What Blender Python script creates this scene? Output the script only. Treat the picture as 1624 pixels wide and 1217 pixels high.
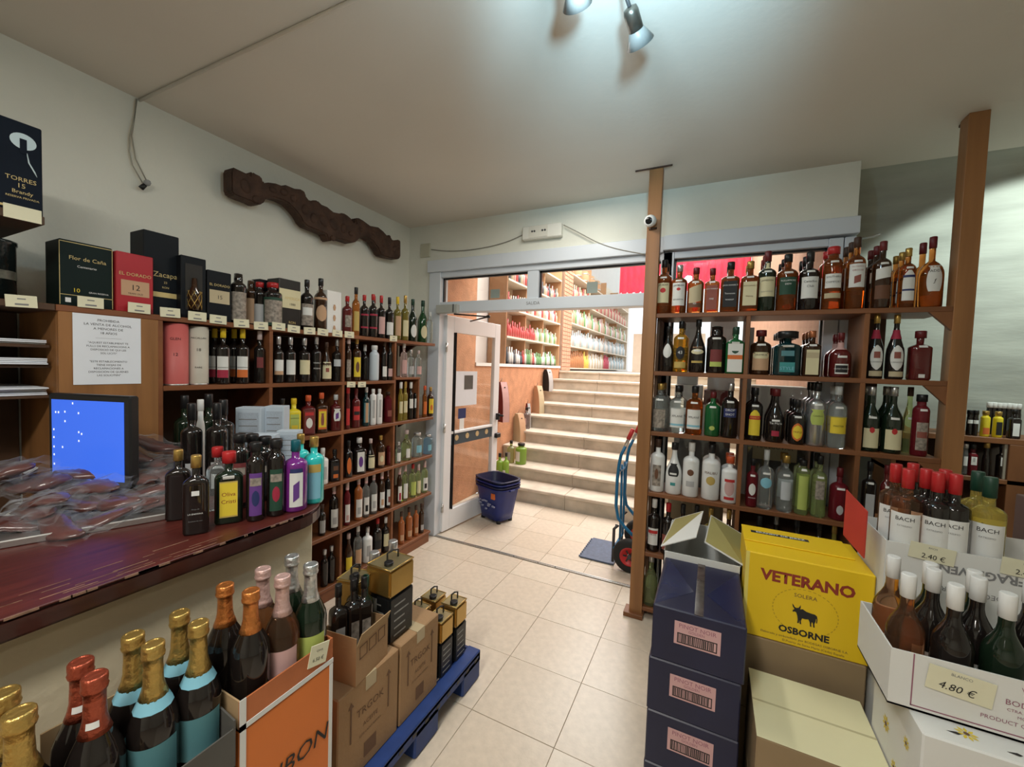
import bpy, bmesh, math, random
import numpy as np
from mathutils import Matrix, Vector

random.seed(7)
rnd = random.Random(11)
for o in list(bpy.data.objects):
    bpy.data.objects.remove(o)
SC = bpy.context.scene
COL = SC.collection
PI = math.pi

# ------------------------------------------------------------------ camera
F, CX, CY, EYE = 647.0, 812.0, 608.5, 1.6
_v1 = np.array([1130 - CX, 591 - CY, F]); _v2 = np.array([-509 - CX, 536 - CY, F])
_ey = _v1 / np.linalg.norm(_v1); _ex = -_v2 / np.linalg.norm(_v2)
_ex = _ex - _ey * (_ex @ _ey); _ex /= np.linalg.norm(_ex)
_ez = np.cross(_ex, _ey)
if _ez[1] > 0: _ez = -_ez
RW = np.array([_ex, _ey, _ez])
cam_d = bpy.data.cameras.new('camera'); cam = bpy.data.objects.new('camera', cam_d); COL.objects.link(cam)
cam_d.sensor_fit = 'HORIZONTAL'; cam_d.sensor_width = 36.0; cam_d.lens = F / 1624 * 36
cam_d.clip_start = 0.02; cam_d.clip_end = 200
_r, _u, _b = RW[:, 0], -RW[:, 1], -RW[:, 2]
cam.matrix_world = Matrix(((_r[0], _u[0], _b[0], 0), (_r[1], _u[1], _b[1], 0), (_r[2], _u[2], _b[2], EYE), (0, 0, 0, 1)))
SC.camera = cam

# ------------------------------------------------------------------ world, lights, exposure
W = bpy.data.worlds.new('daylight'); SC.world = W; W.use_nodes = True
_bg = W.node_tree.nodes['Background']
_bg.inputs[0].default_value = (0.93, 0.97, 1.0, 1); _bg.inputs[1].default_value = 1.45
SC.view_settings.view_transform = 'Standard'; SC.view_settings.look = 'None'
SC.view_settings.gamma = 1; SC.view_settings.use_curve_mapping = False
SC.view_settings.exposure = 0.12

def lamp(name, kind, loc, energy, color, target=None, **kw):
    d = bpy.data.lights.new(name, kind); d.energy = energy; d.color = color
    for k, v in kw.items(): setattr(d, k, v)
    o = bpy.data.objects.new(name, d); COL.objects.link(o); o.location = loc
    if target is not None:
        o.rotation_euler = (Vector(target) - Vector(loc)).to_track_quat('-Z', 'Y').to_euler()
    return o
# bulb of the ceiling spot bar, the recess spot, and added fill lights without fixtures
lamp('bulb_light', 'POINT', (-0.30, 1.06, 2.66), 12, (0.60, 0.85, 1.0), shadow_soft_size=0.04)
lamp('added_uplight', 'SPOT', (-0.02, 0.50, 2.26), 105, (0.45, 0.80, 1.0), target=(-0.26, 1.40, 2.858), spot_size=math.radians(62), spot_blend=1.0, shadow_soft_size=0.06)  # unseen spot added for the bright patch on the ceiling
lamp('ceiling_fill', 'AREA', (-0.55, -0.75, 2.80), 55, (1.0, 0.955, 0.87), target=(-0.55, -0.75, 0), shape='RECTANGLE', size=0.25, size_y=1.5)  # unseen panel added behind the camera as general fill
lamp('ceiling_fill', 'AREA', (1.0, -0.6, 2.80), 6, (1.0, 0.95, 0.85), target=(1.0, -0.6, 0), shape='RECTANGLE', size=0.2, size_y=1.2)  # weaker fill panel added beside it, also unseen
lamp('ceiling_fill', 'AREA', (-0.9, 2.2, 2.82), 13, (1.0, 0.95, 0.86), target=(-0.9, 2.2, 0), shape='RECTANGLE', size=0.15, size_y=0.9)  # fill panel added under the ceiling, no fixture hangs there
lamp('recess_spot_light', 'SPOT', (1.7, 2.6, 2.6), 62, (0.86, 1.0, 0.94), target=(1.7, 3.366, 1.957), spot_size=math.radians(107), spot_blend=0.15, shadow_soft_size=0.03)
lamp('stairwell_fill', 'AREA', (-0.9, 6.6, 4.6), 370, (1.0, 0.95, 0.88), target=(-0.9, 6.2, 0), shape='RECTANGLE', size=3.0, size_y=5.0)  # panel added over the open stairwell to strengthen its daylight

# ------------------------------------------------------------------ pixel helpers (pixel + a known plane -> world point)
def ray(px, py): return RW @ np.array([px - CX, py - CY, F])
def on(ax, px, py, val):
    d = ray(px, py); t = (val - (EYE if ax == 2 else 0)) / d[ax]
    return Vector((d[0] * t, d[1] * t, d[2] * t + EYE))

# ------------------------------------------------------------------ materials
_M = {}
def M(name, col=(.5, .5, .5), rough=.5, metal=0, noise=0, nscale=8, bump=0, bscale=60, trans=0, ior=1.45, emit=0, stretch=None, coat=0, col2=None, spec=.5, alpha=1):
    if name in _M: return _M[name]
    m = bpy.data.materials.new(name); m.use_nodes = True; nt = m.node_tree; N, L = nt.nodes, nt.links
    p = N['Principled BSDF']; p.inputs['Roughness'].default_value = rough; p.inputs['Metallic'].default_value = metal
    p.inputs['Base Color'].default_value = (*col, 1); p.inputs['Transmission Weight'].default_value = trans; p.inputs['IOR'].default_value = ior
    p.inputs['Specular IOR Level'].default_value = spec; p.inputs['Coat Weight'].default_value = coat; p.inputs['Coat Roughness'].default_value = .08
    p.inputs['Alpha'].default_value = alpha
    if emit:
        p.inputs['Emission Color'].default_value = (*col, 1); p.inputs['Emission Strength'].default_value = emit
    if noise or bump:
        tc = N.new('ShaderNodeTexCoord'); mp = N.new('ShaderNodeMapping'); L.new(tc.outputs['Object'], mp.inputs[0])
        if stretch: mp.inputs['Scale'].default_value = stretch
    if noise:
        nz = N.new('ShaderNodeTexNoise'); nz.inputs['Scale'].default_value = nscale; nz.inputs['Detail'].default_value = 6
        L.new(mp.outputs[0], nz.inputs['Vector'])
        r = N.new('ShaderNodeValToRGB'); L.new(nz.outputs['Fac'], r.inputs[0])
        c2 = col2 if col2 else tuple(c * (1 - noise) for c in col)
        r.color_ramp.elements[0].position = .3; r.color_ramp.elements[1].position = .7
        r.color_ramp.elements[0].color = (*c2, 1); r.color_ramp.elements[1].color = (*col, 1)
        L.new(r.outputs[0], p.inputs['Base Color'])
    if bump:
        nb = N.new('ShaderNodeTexNoise'); nb.inputs['Scale'].default_value = bscale; nb.inputs['Detail'].default_value = 4
        L.new(mp.outputs[0], nb.inputs['Vector']); b = N.new('ShaderNodeBump'); b.inputs['Strength'].default_value = bump; b.inputs['Distance'].default_value = .01
        L.new(nb.outputs['Fac'], b.inputs['Height']); L.new(b.outputs[0], p.inputs['Normal'])
    _M[name] = m
    return m

def pane_glass():
    if 'pane' in _M: return _M['pane']
    m = bpy.data.materials.new('pane_glass'); m.use_nodes = True; nt = m.node_tree; N, L = nt.nodes, nt.links
    N.remove(N['Principled BSDF'])
    t = N.new('ShaderNodeBsdfTransparent'); g = N.new('ShaderNodeBsdfGlossy'); g.inputs['Roughness'].default_value = .02
    t.inputs[0].default_value = (.95, .97, .96, 1)
    lw = N.new('ShaderNodeLayerWeight'); lw.inputs[0].default_value = .5; mx = N.new('ShaderNodeMixShader')
    pw = N.new('ShaderNodeMath'); pw.operation = 'POWER'; pw.inputs[1].default_value = 4.5
    ma = N.new('ShaderNodeMath'); ma.operation = 'MULTIPLY_ADD'; ma.inputs[1].default_value = .9; ma.inputs[2].default_value = .035
    L.new(lw.outputs['Facing'], pw.inputs[0]); L.new(pw.outputs[0], ma.inputs[0])
    L.new(ma.outputs[0], mx.inputs[0]); L.new(t.outputs[0], mx.inputs[1]); L.new(g.outputs[0], mx.inputs[2]); L.new(mx.outputs[0], N['Material Output'].inputs[0])
    _M['pane'] = m
    return m
def film():
    if 'film' in _M: return _M['film']
    m = bpy.data.materials.new('clear_film'); m.use_nodes = True; nt = m.node_tree; N, L = nt.nodes, nt.links
    p = N['Principled BSDF']; p.inputs['Base Color'].default_value = (.50, .51, .54, 1); p.inputs['Roughness'].default_value = .08
    t = N.new('ShaderNodeBsdfTransparent'); mx = N.new('ShaderNodeMixShader')
    lw = N.new('ShaderNodeLayerWeight'); lw.inputs[0].default_value = .35
    nz = N.new('ShaderNodeTexNoise'); nz.inputs['Scale'].default_value = 40; nb = N.new('ShaderNodeBump'); nb.inputs['Strength'].default_value = .5; nb.inputs['Distance'].default_value = .006
    L.new(nz.outputs['Fac'], nb.inputs['Height']); L.new(nb.outputs[0], p.inputs['Normal'])
    ma = N.new('ShaderNodeMath'); ma.operation = 'MULTIPLY_ADD'; ma.inputs[1].default_value = .42; ma.inputs[2].default_value = .035
    pw = N.new('ShaderNodeMath'); pw.operation = 'POWER'; pw.inputs[1].default_value = 2.2; L.new(lw.outputs['Facing'], pw.inputs[0])
    L.new(pw.outputs[0], ma.inputs[0]); L.new(ma.outputs[0], mx.inputs[0]); L.new(t.outputs[0], mx.inputs[1]); L.new(p.outputs[0], mx.inputs[2]); L.new(mx.outputs[0], N['Material Output'].inputs[0])
    _M['film'] = m
    return m

WALL = M('wall_plaster', (.80, .80, .71), .85, noise=.12, nscale=1.6, bump=.25, bscale=30)
CEIL = M('ceiling_plaster', (.72, .685, .615), .9, noise=.08, nscale=1.2, bump=.06, bscale=40)
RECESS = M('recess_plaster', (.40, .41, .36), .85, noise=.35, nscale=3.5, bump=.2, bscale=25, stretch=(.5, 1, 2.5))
ALU = M('white_aluminium', (.66, .71, .77), .35, noise=.04, nscale=3)
ALUW = M('door_aluminium', (.80, .82, .84), .35, noise=.04, nscale=3)
WOOD = M('shelf_wood', (.25, .098, .036), .45, noise=.45, nscale=6, stretch=(1, 1, .25), bump=.05)
WOODX = M('shelf_wood_along', (.24, .092, .035), .45, noise=.4, nscale=7, stretch=(.3, .3, 2), bump=.05)
WOODD = M('dark_back_wood', (.10, .048, .022), .6, noise=.4, nscale=6, stretch=(1, 1, .3))
PINE = M('post_wood', (.36, .165, .060), .4, noise=.35, nscale=9, stretch=(2, 2, .12))
LWOOD = M('left_shelf_wood', (.24, .085, .032), .45, noise=.4, nscale=6, stretch=(2, .3, 2), bump=.05)
PANEL = M('side_panel_wood', (.33, .15, .052), .45, noise=.35, nscale=8, stretch=(2, 2, .2))
CARVE = M('carved_wood', (.088, .044, .027), .75, noise=.6, nscale=14, bump=.9, bscale=28)
TILE = [M('floor_tile_%s' % w, c, .28, noise=.14, nscale=26, bump=.04, bscale=90) for w, c in (('a', (.66, .565, .455)), ('b', (.635, .54, .43)), ('c', (.68, .59, .48)))]
GROUT = M('tile_grout', (.40, .33, .25), .9, noise=.2)
STONE = M('step_stone', (.66, .575, .47), .5, noise=.26, nscale=7, bump=.08)
STONED = M('riser_stone', (.58, .51, .41), .6, noise=.32, nscale=6, bump=.1)
STUCCO = M('orange_stucco', (.60, .30, .165), .9, noise=.25, nscale=9, bump=.7, bscale=70)
STUCCO2 = M('brown_stucco', (.47, .27, .18), .9, noise=.2, nscale=9, bump=.5, bscale=70)
WHITE = M('white_paint', (.78, .78, .76), .7, noise=.05)
CARD = M('brown_cardboard', (.36, .215, .105), .8, noise=.14, nscale=5, bump=.1, bscale=80)
CARDD = M('tan_cardboard', (.30, .21, .115), .8, noise=.14, nscale=5)
CARDI = M('cardboard_inside', (.40, .27, .14), .85, noise=.1)
CARDP = M('pale_cardboard', (.72, .68, .44), .65, noise=.08, nscale=3)
ORANGE = M('orange_carton', (.72, .19, .035), .55, noise=.1, nscale=4)
ORANGED = M('orange_carton_worn', (.50, .15, .05), .6, noise=.25, nscale=10)
YELLOW = M('yellow_carton', (.80, .53, .012), .5, noise=.06, nscale=3)
NAVY = M('navy_carton', (.014, .016, .050), .38, noise=.3, nscale=4)
WCARD = M('white_carton', (.72, .72, .69), .6, noise=.06, nscale=3)
GREYC = M('grey_carton', (.10, .095, .085), .7, noise=.2)
PINKL = M('pink_sticker', (.60, .36, .36), .7, noise=.05)
INK = M('black_ink', (.02, .018, .018), .7, noise=.1)
BROWNI = M('brown_ink', (.16, .085, .045), .8, noise=.1)
GREYI = M('grey_ink', (.22, .22, .22), .8, noise=.1)
REDI = M('maroon_ink', (.28, .035, .02), .6, noise=.1)
WINEI = M('purple_ink', (.30, .12, .17), .7, noise=.1)
WHITEI = M('white_ink', (.75, .75, .73), .6, noise=.05)
PAPER = M('price_paper', (.72, .69, .50), .8, noise=.05)
PAPERW = M('white_paper', (.74, .77, .82), .8, noise=.04)
BLACK = M('black_plastic', (.012, .012, .013), .35, noise=.1)
DGREY = M('dark_grey_plastic', (.05, .05, .052), .5, noise=.1)
RUBBER = M('rubber', (.018, .017, .016), .75, noise=.2, nscale=30)
REDP = M('red_plastic', (.55, .03, .03), .4, noise=.1)
BLUEM = M('blue_metal_paint', (.012, .155, .32), .35, noise=.12)
BLUEP = M('blue_basket_plastic', (.012, .025, .17), .4, noise=.15, nscale=12)
BLUEPD = M('dark_basket_plastic', (.008, .012, .05), .45, noise=.1)
PALB = M('blue_pallet_plastic', (.014, .045, .19), .5, noise=.25, nscale=14)
GOLDT = M('gold_tin', (.62, .40, .12), .28, metal=.85, noise=.25, nscale=5)
STEEL = M('steel', (.60, .60, .58), .3, metal=.9, noise=.15)
COUNT = M('counter_top_wood', (.105, .019, .013), .42, noise=.5, nscale=10, stretch=(6, .5, 4), coat=.06)
COUNTE = M('counter_edge_wood', (.045, .012, .009), .3, noise=.4, nscale=10, stretch=(4, .6, 4), coat=.3)
SCUFF = M('scuffed_wood', (.30, .17, .11), .7, noise=.5, nscale=40)
SKIN = M('brown_banner', (.6, .02, .05), .6, noise=.35, nscale=10)
SCREEN = M('monitor_screen', (.035, .115, .62), .3, emit=.85, noise=0)
ICON = M('screen_icon', (.8, .85, .95), .4, emit=.7)
MEAT = M('cured_meat', (.12, .032, .025), .3, noise=.6, nscale=25, coat=.6, col2=(.055, .018, .014))
REDBAN = M('red_banner_cloth', (.75, .015, .055), .7, noise=.5, nscale=4, stretch=(3, 3, 1))

def glass(n, c, r=.06, t=0, noise=0): return M('glass_' + n, c, r, trans=t, ior=1.34 if t else 1.5, noise=noise, coat=.25 if not t else 0)
G = dict(
    dark=glass('dark', (.012, .009, .008)), brown=glass('brown', (.035, .014, .006)), green=glass('green', (.012, .055, .018)),
    dgreen=glass('dark_green', (.008, .017, .009)), jgreen=glass('bottle_green', (.01, .10, .03)), teal=glass('teal', (.006, .030, .034)),
    amber=glass('amber', (.62, .22, .05), .03, .9), whisky=glass('whisky', (.35, .10, .025), .03, .7), gold=glass('gold', (.80, .50, .08), .03, .85),
    clear=glass('clear', (.86, .91, .90), .03, .92), blueclear=glass('blue_clear', (.45, .68, .85), .03, .9), paleg=glass('pale_green', (.72, .82, .42), .03, .9),
    lgreen=glass('lime', (.36, .60, .10), .05, .5), yellow=glass('lemon', (.72, .58, .03), .1), red=glass('red', (.10, .012, .012)), ruby=glass('ruby', (.22, .02, .03), .04, .5),
    rose=glass('rose', (.62, .34, .19), .03, .95), white=glass('white', (.76, .77, .76), .18), silver=M('glass_silver', (.5, .52, .53), .25, metal=.8, noise=.1),
    paleb=glass('pale_blue', (.55, .63, .70), .2), teal2=glass('turquoise', (.03, .50, .48), .15), purple=glass('purple', (.16, .02, .20), .15),
    orange=glass('orange_syrup', (.30, .085, .02)), wine=glass('white_wine', (.80, .66, .16), .03, .8), yg=glass('yellow_green', (.16, .13, .025)), pink=glass('pink_clear', (.85, .66, .62), .05, .8))
C = dict(
    black=BLACK, white=M('cap_white', (.72, .72, .70), .4, noise=.05), red=M('cap_red', (.45, .02, .022), .35, noise=.1), dred=M('cap_dark_red', (.13, .012, .015), .4, noise=.1),
    gold=M('cap_gold', (.55, .36, .10), .3, metal=.7, noise=.2, nscale=30), silver=M('cap_silver', (.62, .63, .64), .28, metal=.8, noise=.15, nscale=30), green=M('cap_green', (.012, .05, .03), .4, noise=.1),
    yellow=M('cap_yellow', (.75, .52, .02), .4, noise=.1), brown=M('cap_brown', (.055, .025, .014), .5, noise=.2), copper=M('cap_copper', (.55, .20, .09), .3, metal=.6, noise=.2, nscale=30),
    teal=M('cap_teal', (.006, .10, .13), .4, noise=.1), orange=M('cap_orange', (.62, .10, .03), .4, noise=.1), pale=M('cap_pale', (.55, .44, .42), .4, noise=.1), clear=M('cap_clear', (.6, .63, .63), .1, noise=.1),
    fgold=M('foil_gold', (.66, .44, .13), .32, metal=.8, noise=.3, nscale=18, bump=.5, bscale=70), fcopper=M('foil_copper', (.72, .26, .07), .3, metal=.75, noise=.25, nscale=18, bump=.5, bscale=70),
    fred=M('foil_red', (.50, .11, .06), .32, metal=.7, noise=.25, nscale=18, bump=.5, bscale=70), fpink=M('foil_pink', (.72, .48, .44), .35, metal=.5, noise=.2, nscale=18, bump=.5, bscale=70),
    fsilver=M('foil_silver', (.66, .68, .68), .28, metal=.85, noise=.25, nscale=18, bump=.5, bscale=70))
_lc = dict(white=(.72, .72, .69), cream=(.66, .60, .38), beige=(.50, .42, .27), yellow=(.74, .56, .04), black=(.014, .014, .015), red=(.50, .03, .03), green=(.03, .30, .05), dgreen=(.015, .06, .035), orange=(.62, .15, .03),
           crimson=(.35, .02, .05), blue=(.05, .12, .42), brown=(.14, .06, .03), grey=(.42, .42, .42), gold=(.50, .36, .10), teal=(.09, .24, .27), pink=(.58, .36, .34), purple=(.13, .045, .24), lblue=(.22, .50, .62), tan=(.52, .32, .19),
           dred=(.17, .03, .03), lime=(.42, .50, .12), rust=(.26, .075, .055), silver=(.5, .52, .54), aqua=(.05, .28, .28), navy=(.02, .03, .12), pattern=(.42, .36, .30))
LB = {k: M('label_' + k, v, .65, noise=(.7 if k == 'pattern' else .06), nscale=(60 if k == 'pattern' else 10)) for k, v in _lc.items()}

# ------------------------------------------------------------------ object helpers
def link(o, parent=None):
    COL.objects.link(o)
    if parent is not None: o.parent = parent
    return o
def obj(name, data, parent=None, mw=None):
    o = bpy.data.objects.new(name, data); link(o, parent)
    if mw is not None: o.matrix_local = mw
    return o
def tag(o, label, cat, group=None):
    o['label'] = label; o['category'] = cat
    if group: o['group'] = group
    return o
def struct(o): o['kind'] = 'structure'; return o
def stuff(o): o['kind'] = 'stuff'; return o
def thing(name, label, cat, loc=(0, 0, 0), rz=0, group=None):
    o = bpy.data.objects.new(name, None); o.empty_display_size = .05; link(o); o.location = loc; o.rotation_euler = (0, 0, rz)
    return tag(o, label, cat, group)

class B:
    """collects faces for one mesh"""
    def __init__(s): s.v = []; s.f = []; s.sm = []
    def add(s, vs, fs, smooth=False):
        n = len(s.v); s.v += [tuple(v) for v in vs]; s.f += [tuple(i + n for i in f) for f in fs]; s.sm += [smooth] * len(fs); return s
    def box(s, x0, x1, y0, y1, z0, z1, mat=None):
        vs = [Vector((x, y, z)) for z in (z0, z1) for (x, y) in ((x0, y0), (x1, y0), (x1, y1), (x0, y1))]
        if mat is not None: vs = [mat @ v for v in vs]
        return s.add(vs, [(3, 2, 1, 0), (4, 5, 6, 7), (0, 1, 5, 4), (1, 2, 6, 5), (2, 3, 7, 6), (3, 0, 4, 7)])
    def quad(s, *p): return s.add(p, [tuple(range(len(p)))])
    def prism(s, poly, z0, z1, mat=None):
        n = len(poly); vs = [Vector((x, y, z0)) for x, y in poly] + [Vector((x, y, z1)) for x, y in poly]
        if mat is not None: vs = [mat @ v for v in vs]
        return s.add(vs, [tuple(range(n))[::-1], tuple(range(n, 2 * n))] + [(i, (i + 1) % n, n + (i + 1) % n, n + i) for i in range(n)])
    def lathe(s, prof, n=16, mat=None, sq=None, smooth=True, cap0=True, cap1=True):
        vs = []; fs = []
        for k, p in enumerate(prof):
            z, r = p[0], p[1]; e = p[2] if len(p) > 2 else 2.0; d = p[3] if len(p) > 3 else 1.0
            for i in range(n):
                a = 2 * PI * (i + .5) / n; c, q = math.cos(a), math.sin(a)
                if e != 2.0:
                    sc = (abs(c) ** e + abs(q) ** e) ** (-1.0 / e); c *= sc; q *= sc
                v = Vector((r * c, r * q * d, z)); vs.append(mat @ v if mat is not None else v)
        for k in range(len(prof) - 1):
            for i in range(n):
                j = (i + 1) % n; fs.append((k * n + i, k * n + j, (k + 1) * n + j, (k + 1) * n + i))
        if cap0: fs.append(tuple(range(n))[::-1])
        if cap1: fs.append(tuple(range((len(prof) - 1) * n, len(prof) * n)))
        n0 = len(s.f); s.add(vs, fs, smooth)
        if cap0: s.sm[n0 + len(fs) - (2 if cap1 else 1)] = False
        if cap1: s.sm[-1] = False
        return s
    def tube(s, pts, r, n=8):
        pts = [Vector(p) for p in pts]; vs = []; fs = []
        up = None
        for k, p in enumerate(pts):
            t = (pts[min(k + 1, len(pts) - 1)] - pts[max(k - 1, 0)]).normalized()
            if up is None:
                up = Vector((0, 0, 1)) if abs(t.z) < .9 else Vector((1, 0, 0))
            a = t.cross(up).normalized(); b = a.cross(t).normalized(); up = b
            rr = r[k] if isinstance(r, (list, tuple)) else r
            for i in range(n):
                q = 2 * PI * i / n; vs.append(p + a * math.cos(q) * rr + b * math.sin(q) * rr)
        for k in range(len(pts) - 1):
            for i in range(n):
                j = (i + 1) % n; fs.append((k * n + i, k * n + j, (k + 1) * n + j, (k + 1) * n + i))
        fs.append(tuple(range(n))[::-1]); fs.append(tuple(range((len(pts) - 1) * n, len(pts) * n)))
        return s.add(vs, fs, True)
    def mesh(s, name, mat=None, bevel=0, seg=1):
        me = bpy.data.meshes.new(name); me.from_pydata(s.v, [], s.f)
        me.polygons.foreach_set('use_smooth', s.sm)
        if mat is not None: me.materials.append(mat)
        if bevel:
            bm = bmesh.new(); bm.from_mesh(me)
            es = [e for e in bm.edges if len(e.link_faces) == 2 and e.calc_face_angle(0) > .5]
            bmesh.ops.bevel(bm, geom=es, offset=bevel, segments=seg, affect='EDGES', clamp_overlap=True)
            bm.to_mesh(me); bm.free()
        me.update(); return me
    def build(s, name, mat=None, parent=None, bevel=0, seg=1, mw=None):
        return obj(name, s.mesh(name, mat, bevel, seg), parent, mw)

def box(name, mat, x0, x1, y0, y1, z0, z1, parent=None, bevel=0):
    return B().box(x0, x1, y0, y1, z0, z1).build(name, mat, parent, bevel)

# --- lettering
_T = {}
def text_mesh(s, size, mat, align='CENTER', shear=0, bold=0, spread=1.0):
    key = (s, round(size, 4), mat.name, align, shear, bold, spread)
    if key in _T: return _T[key]
    cu = bpy.data.curves.new('lettering', 'FONT'); cu.body = s; cu.size = size; cu.align_x = align; cu.align_y = 'CENTER'
    cu.resolution_u = 2; cu.shear = shear; cu.offset = bold; cu.space_character = spread; cu.fill_mode = 'FRONT'
    to = bpy.data.objects.new('lettering_source', cu)
    me = bpy.data.meshes.new_from_object(to); me.name = 'lettering'
    bpy.data.objects.remove(to); bpy.data.curves.remove(cu)
    me.materials.clear(); me.materials.append(mat)
    _T[key] = me
    return me
def frame3(right, up, loc):
    r = Vector(right).normalized(); u = Vector(up).normalized(); n = r.cross(u)
    return Matrix(((r.x, u.x, n.x, loc[0]), (r.y, u.y, n.y, loc[1]), (r.z, u.z, n.z, loc[2]), (0, 0, 0, 1)))
def text(s, size, mat, parent, loc, right=(1, 0, 0), up=(0, 0, 1), name='lettering', **kw):
    me = text_mesh(s, size, mat, **kw)
    return obj(name, me, parent, frame3(right, up, loc))
def sheet(w, h, name, mat, parent, loc, right=(1, 0, 0), up=(0, 0, 1), t=.0008):
    return B().box(-w / 2, w / 2, -h / 2, h / 2, 0, t).build(name, mat, parent, mw=frame3(right, up, loc))

# ------------------------------------------------------------------ bottles
# shape: body_top, shoulder_top, neck ratio, cap length (fractions of height), section exponent, depth ratio, shoulder bulge
SH = dict(std=(.63, .75, .34, .14, 2, 1, .6), wine=(.62, .72, .34, .17, 2, 1, .65), burg=(.50, .76, .34, .14, 2, 1, .35), champ=(.44, .76, .36, .36, 2, 1, .4), sq=(.64, .73, .36, .15, 5, 1, .7),
          squat=(.58, .72, .30, .18, 2, 1, .8), sqflask=(.62, .74, .30, .16, 5, .55, .7), can=(.64, .75, .34, .16, 2, 1, .8), flask=(.60, .76, .26, .16, 2.6, .6, .8), round=(.42, .66, .26, .16, 2, 1, .95),
          rhine=(.50, .74, .36, .20, 2, 1, .35), slope=(.38, .80, .30, .14, 2, 1, .45), stub=(.72, .82, .55, .12, 2, 1, .7), cyl=(.80, .86, .42, .11, 2, 1, .8), jar=(.70, .80, .62, .16, 2, 1, .8), bordo=(.64, .72, .36, .20, 2, 1, .7))
def prof_of(sh, h, r):
    bt, st, nr, cl, e, d, bl = SH[sh]
    nk = max(r * nr, .0105)
    P = [(0, r * .90, e, d), (.008, r, e, d), (h * bt, r, e, d)]
    for k in range(1, 6):
        t = k / 5
        q = (1 - t ** (1 + 2.2 * bl)) if bl >= .5 else (1 + math.cos(PI * t)) / 2
        rr = nk + (r - nk) * q; P.append((h * (bt + (st - bt) * t), rr, e + (2 - e) * t, d + (1 - d) * t))
    P += [(h * (1 - cl), nk, 2, 1), (h * .985, nk * .95, 2, 1)]
    return P, nk
def rad_at(P, z):
    for a, b in zip(P, P[1:]):
        if a[0] <= z <= b[0]:
            t = (z - a[0]) / max(1e-6, b[0] - a[0]); return [a[i] + (b[i] - a[i]) * t for i in (1, 2, 3)]
    return list(P[-1][1:])
def sect(r, e, d, th, off):
    c, q = math.sin(th), -math.cos(th)
    sc = (abs(c) ** e + abs(q) ** e) ** (-1.0 / e)
    x, y = r * c * sc, r * q * sc * d
    l = math.hypot(x, y); return x + x / l * off, y + y / l * off
_BM = {}
def bmesh_cached(key, fn):
    if key not in _BM: _BM[key] = fn()
    return _BM[key]
def body_mesh(sh, h, r, mat, n=20):
    def mk():
        P, nk = prof_of(sh, h, r)
        return B().lathe(P, n).mesh('glass_body', mat)
    return bmesh_cached(('b', sh, h, r, mat.name, n), mk)
def cap_mesh(sh, h, r, mat, wide=1.18, champ=False):
    def mk():
        P, nk = prof_of(sh, h, r); cl = SH[sh][3]
        if champ:
            z0 = h * (1 - cl); pr = []
            for k in range(6):
                z = z0 + (h * .90 - z0) * k / 5; pr.append((z, rad_at(P, z)[0] + .0012 + .0006 * (k % 2)))
            pr += [(h * .905, nk * 1.24), (h * .925, nk * 1.32), (h * .935, nk * 1.22), (h * .965, nk * 1.27), (h * .992, nk * 1.25), (h, nk * 1.12), (h, nk * .9), (h * .996, nk * .85)]
            return B().lathe(pr, 16).mesh('foil', mat)
        z0 = h * (1 - cl); rc = nk * wide
        pr = [(z0, nk * 1.02), (z0 + .001, rc), (h - .003, rc), (h, rc * .88)]
        return B().lathe(pr, 14).mesh('cap', mat)
    return bmesh_cached(('c', sh, h, r, mat.name, wide, champ), mk)
def patch_mesh(sh, h, r, z0, z1, a, mat, off=.0007, name='label', shape='rect', a0=0):
    def mk():
        P, nk = prof_of(sh, h, r); n = 12; m = 8 if shape != 'rect' else 3; vs = []; fs = []
        for k in range(m + 1):
            z = z0 + (z1 - z0) * k / m; rr, e, d = rad_at(P, z)
            w = 1.0
            if shape == 'oval': w = math.sqrt(max(.02, 1 - (2 * k / m - 1) ** 2))
            elif shape == 'shield': w = math.sin(PI * min(1, .12 + k / m * .9)) ** .35 if k < m else 1.0
            elif shape == 'arch': w = math.sqrt(max(.05, 1 - max(0, (k / m - .6) / .4) ** 2))
            elif shape == 'diag': w = .95
            for i in range(n + 1):
                th = a0 + a * w * (2 * i / n - 1)
                zz = z + (.25 * (z1 - z0) * (i / n - .5) if shape == 'diag' else 0)
                if e > 3:                        # flat front of a square bottle
                    x = r * math.sin(a) * w * (2 * i / n - 1) * .98; x += math.sin(a0) * r * .6; vs.append((x, -rr * d - off, zz))
                else:
                    x, y = sect(rr, e, d, th, off); vs.append((x, y, zz))
        for k in range(m):
            for i in range(n):
                p = k * (n + 1) + i; fs.append((p, p + 1, p + n + 2, p + n + 1))
        return B().add(vs, fs, True).mesh(name, mat)
    return bmesh_cached(('p', sh, h, r, z0, z1, a, mat.name, off, shape, a0, name), mk)
def bent_text(s, size, mat, sh, h, r, z):
    def mk():
        P, nk = prof_of(sh, h, r); rr, e, d = rad_at(P, z)
        me = text_mesh(s, size, mat).copy()
        for v in me.vertices:
            x = v.co.x
            if e > 3: v.co = Vector((x, -rr * d - .0016, z + v.co.y))
            else:
                X, Y = sect(rr, e, d, max(-1.5, min(1.5, x / rr)), .0016); v.co = Vector((X, Y, z + v.co.y))
        return me
    return bmesh_cached(('t', s, size, mat.name, sh, h, r, z), mk)

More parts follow.
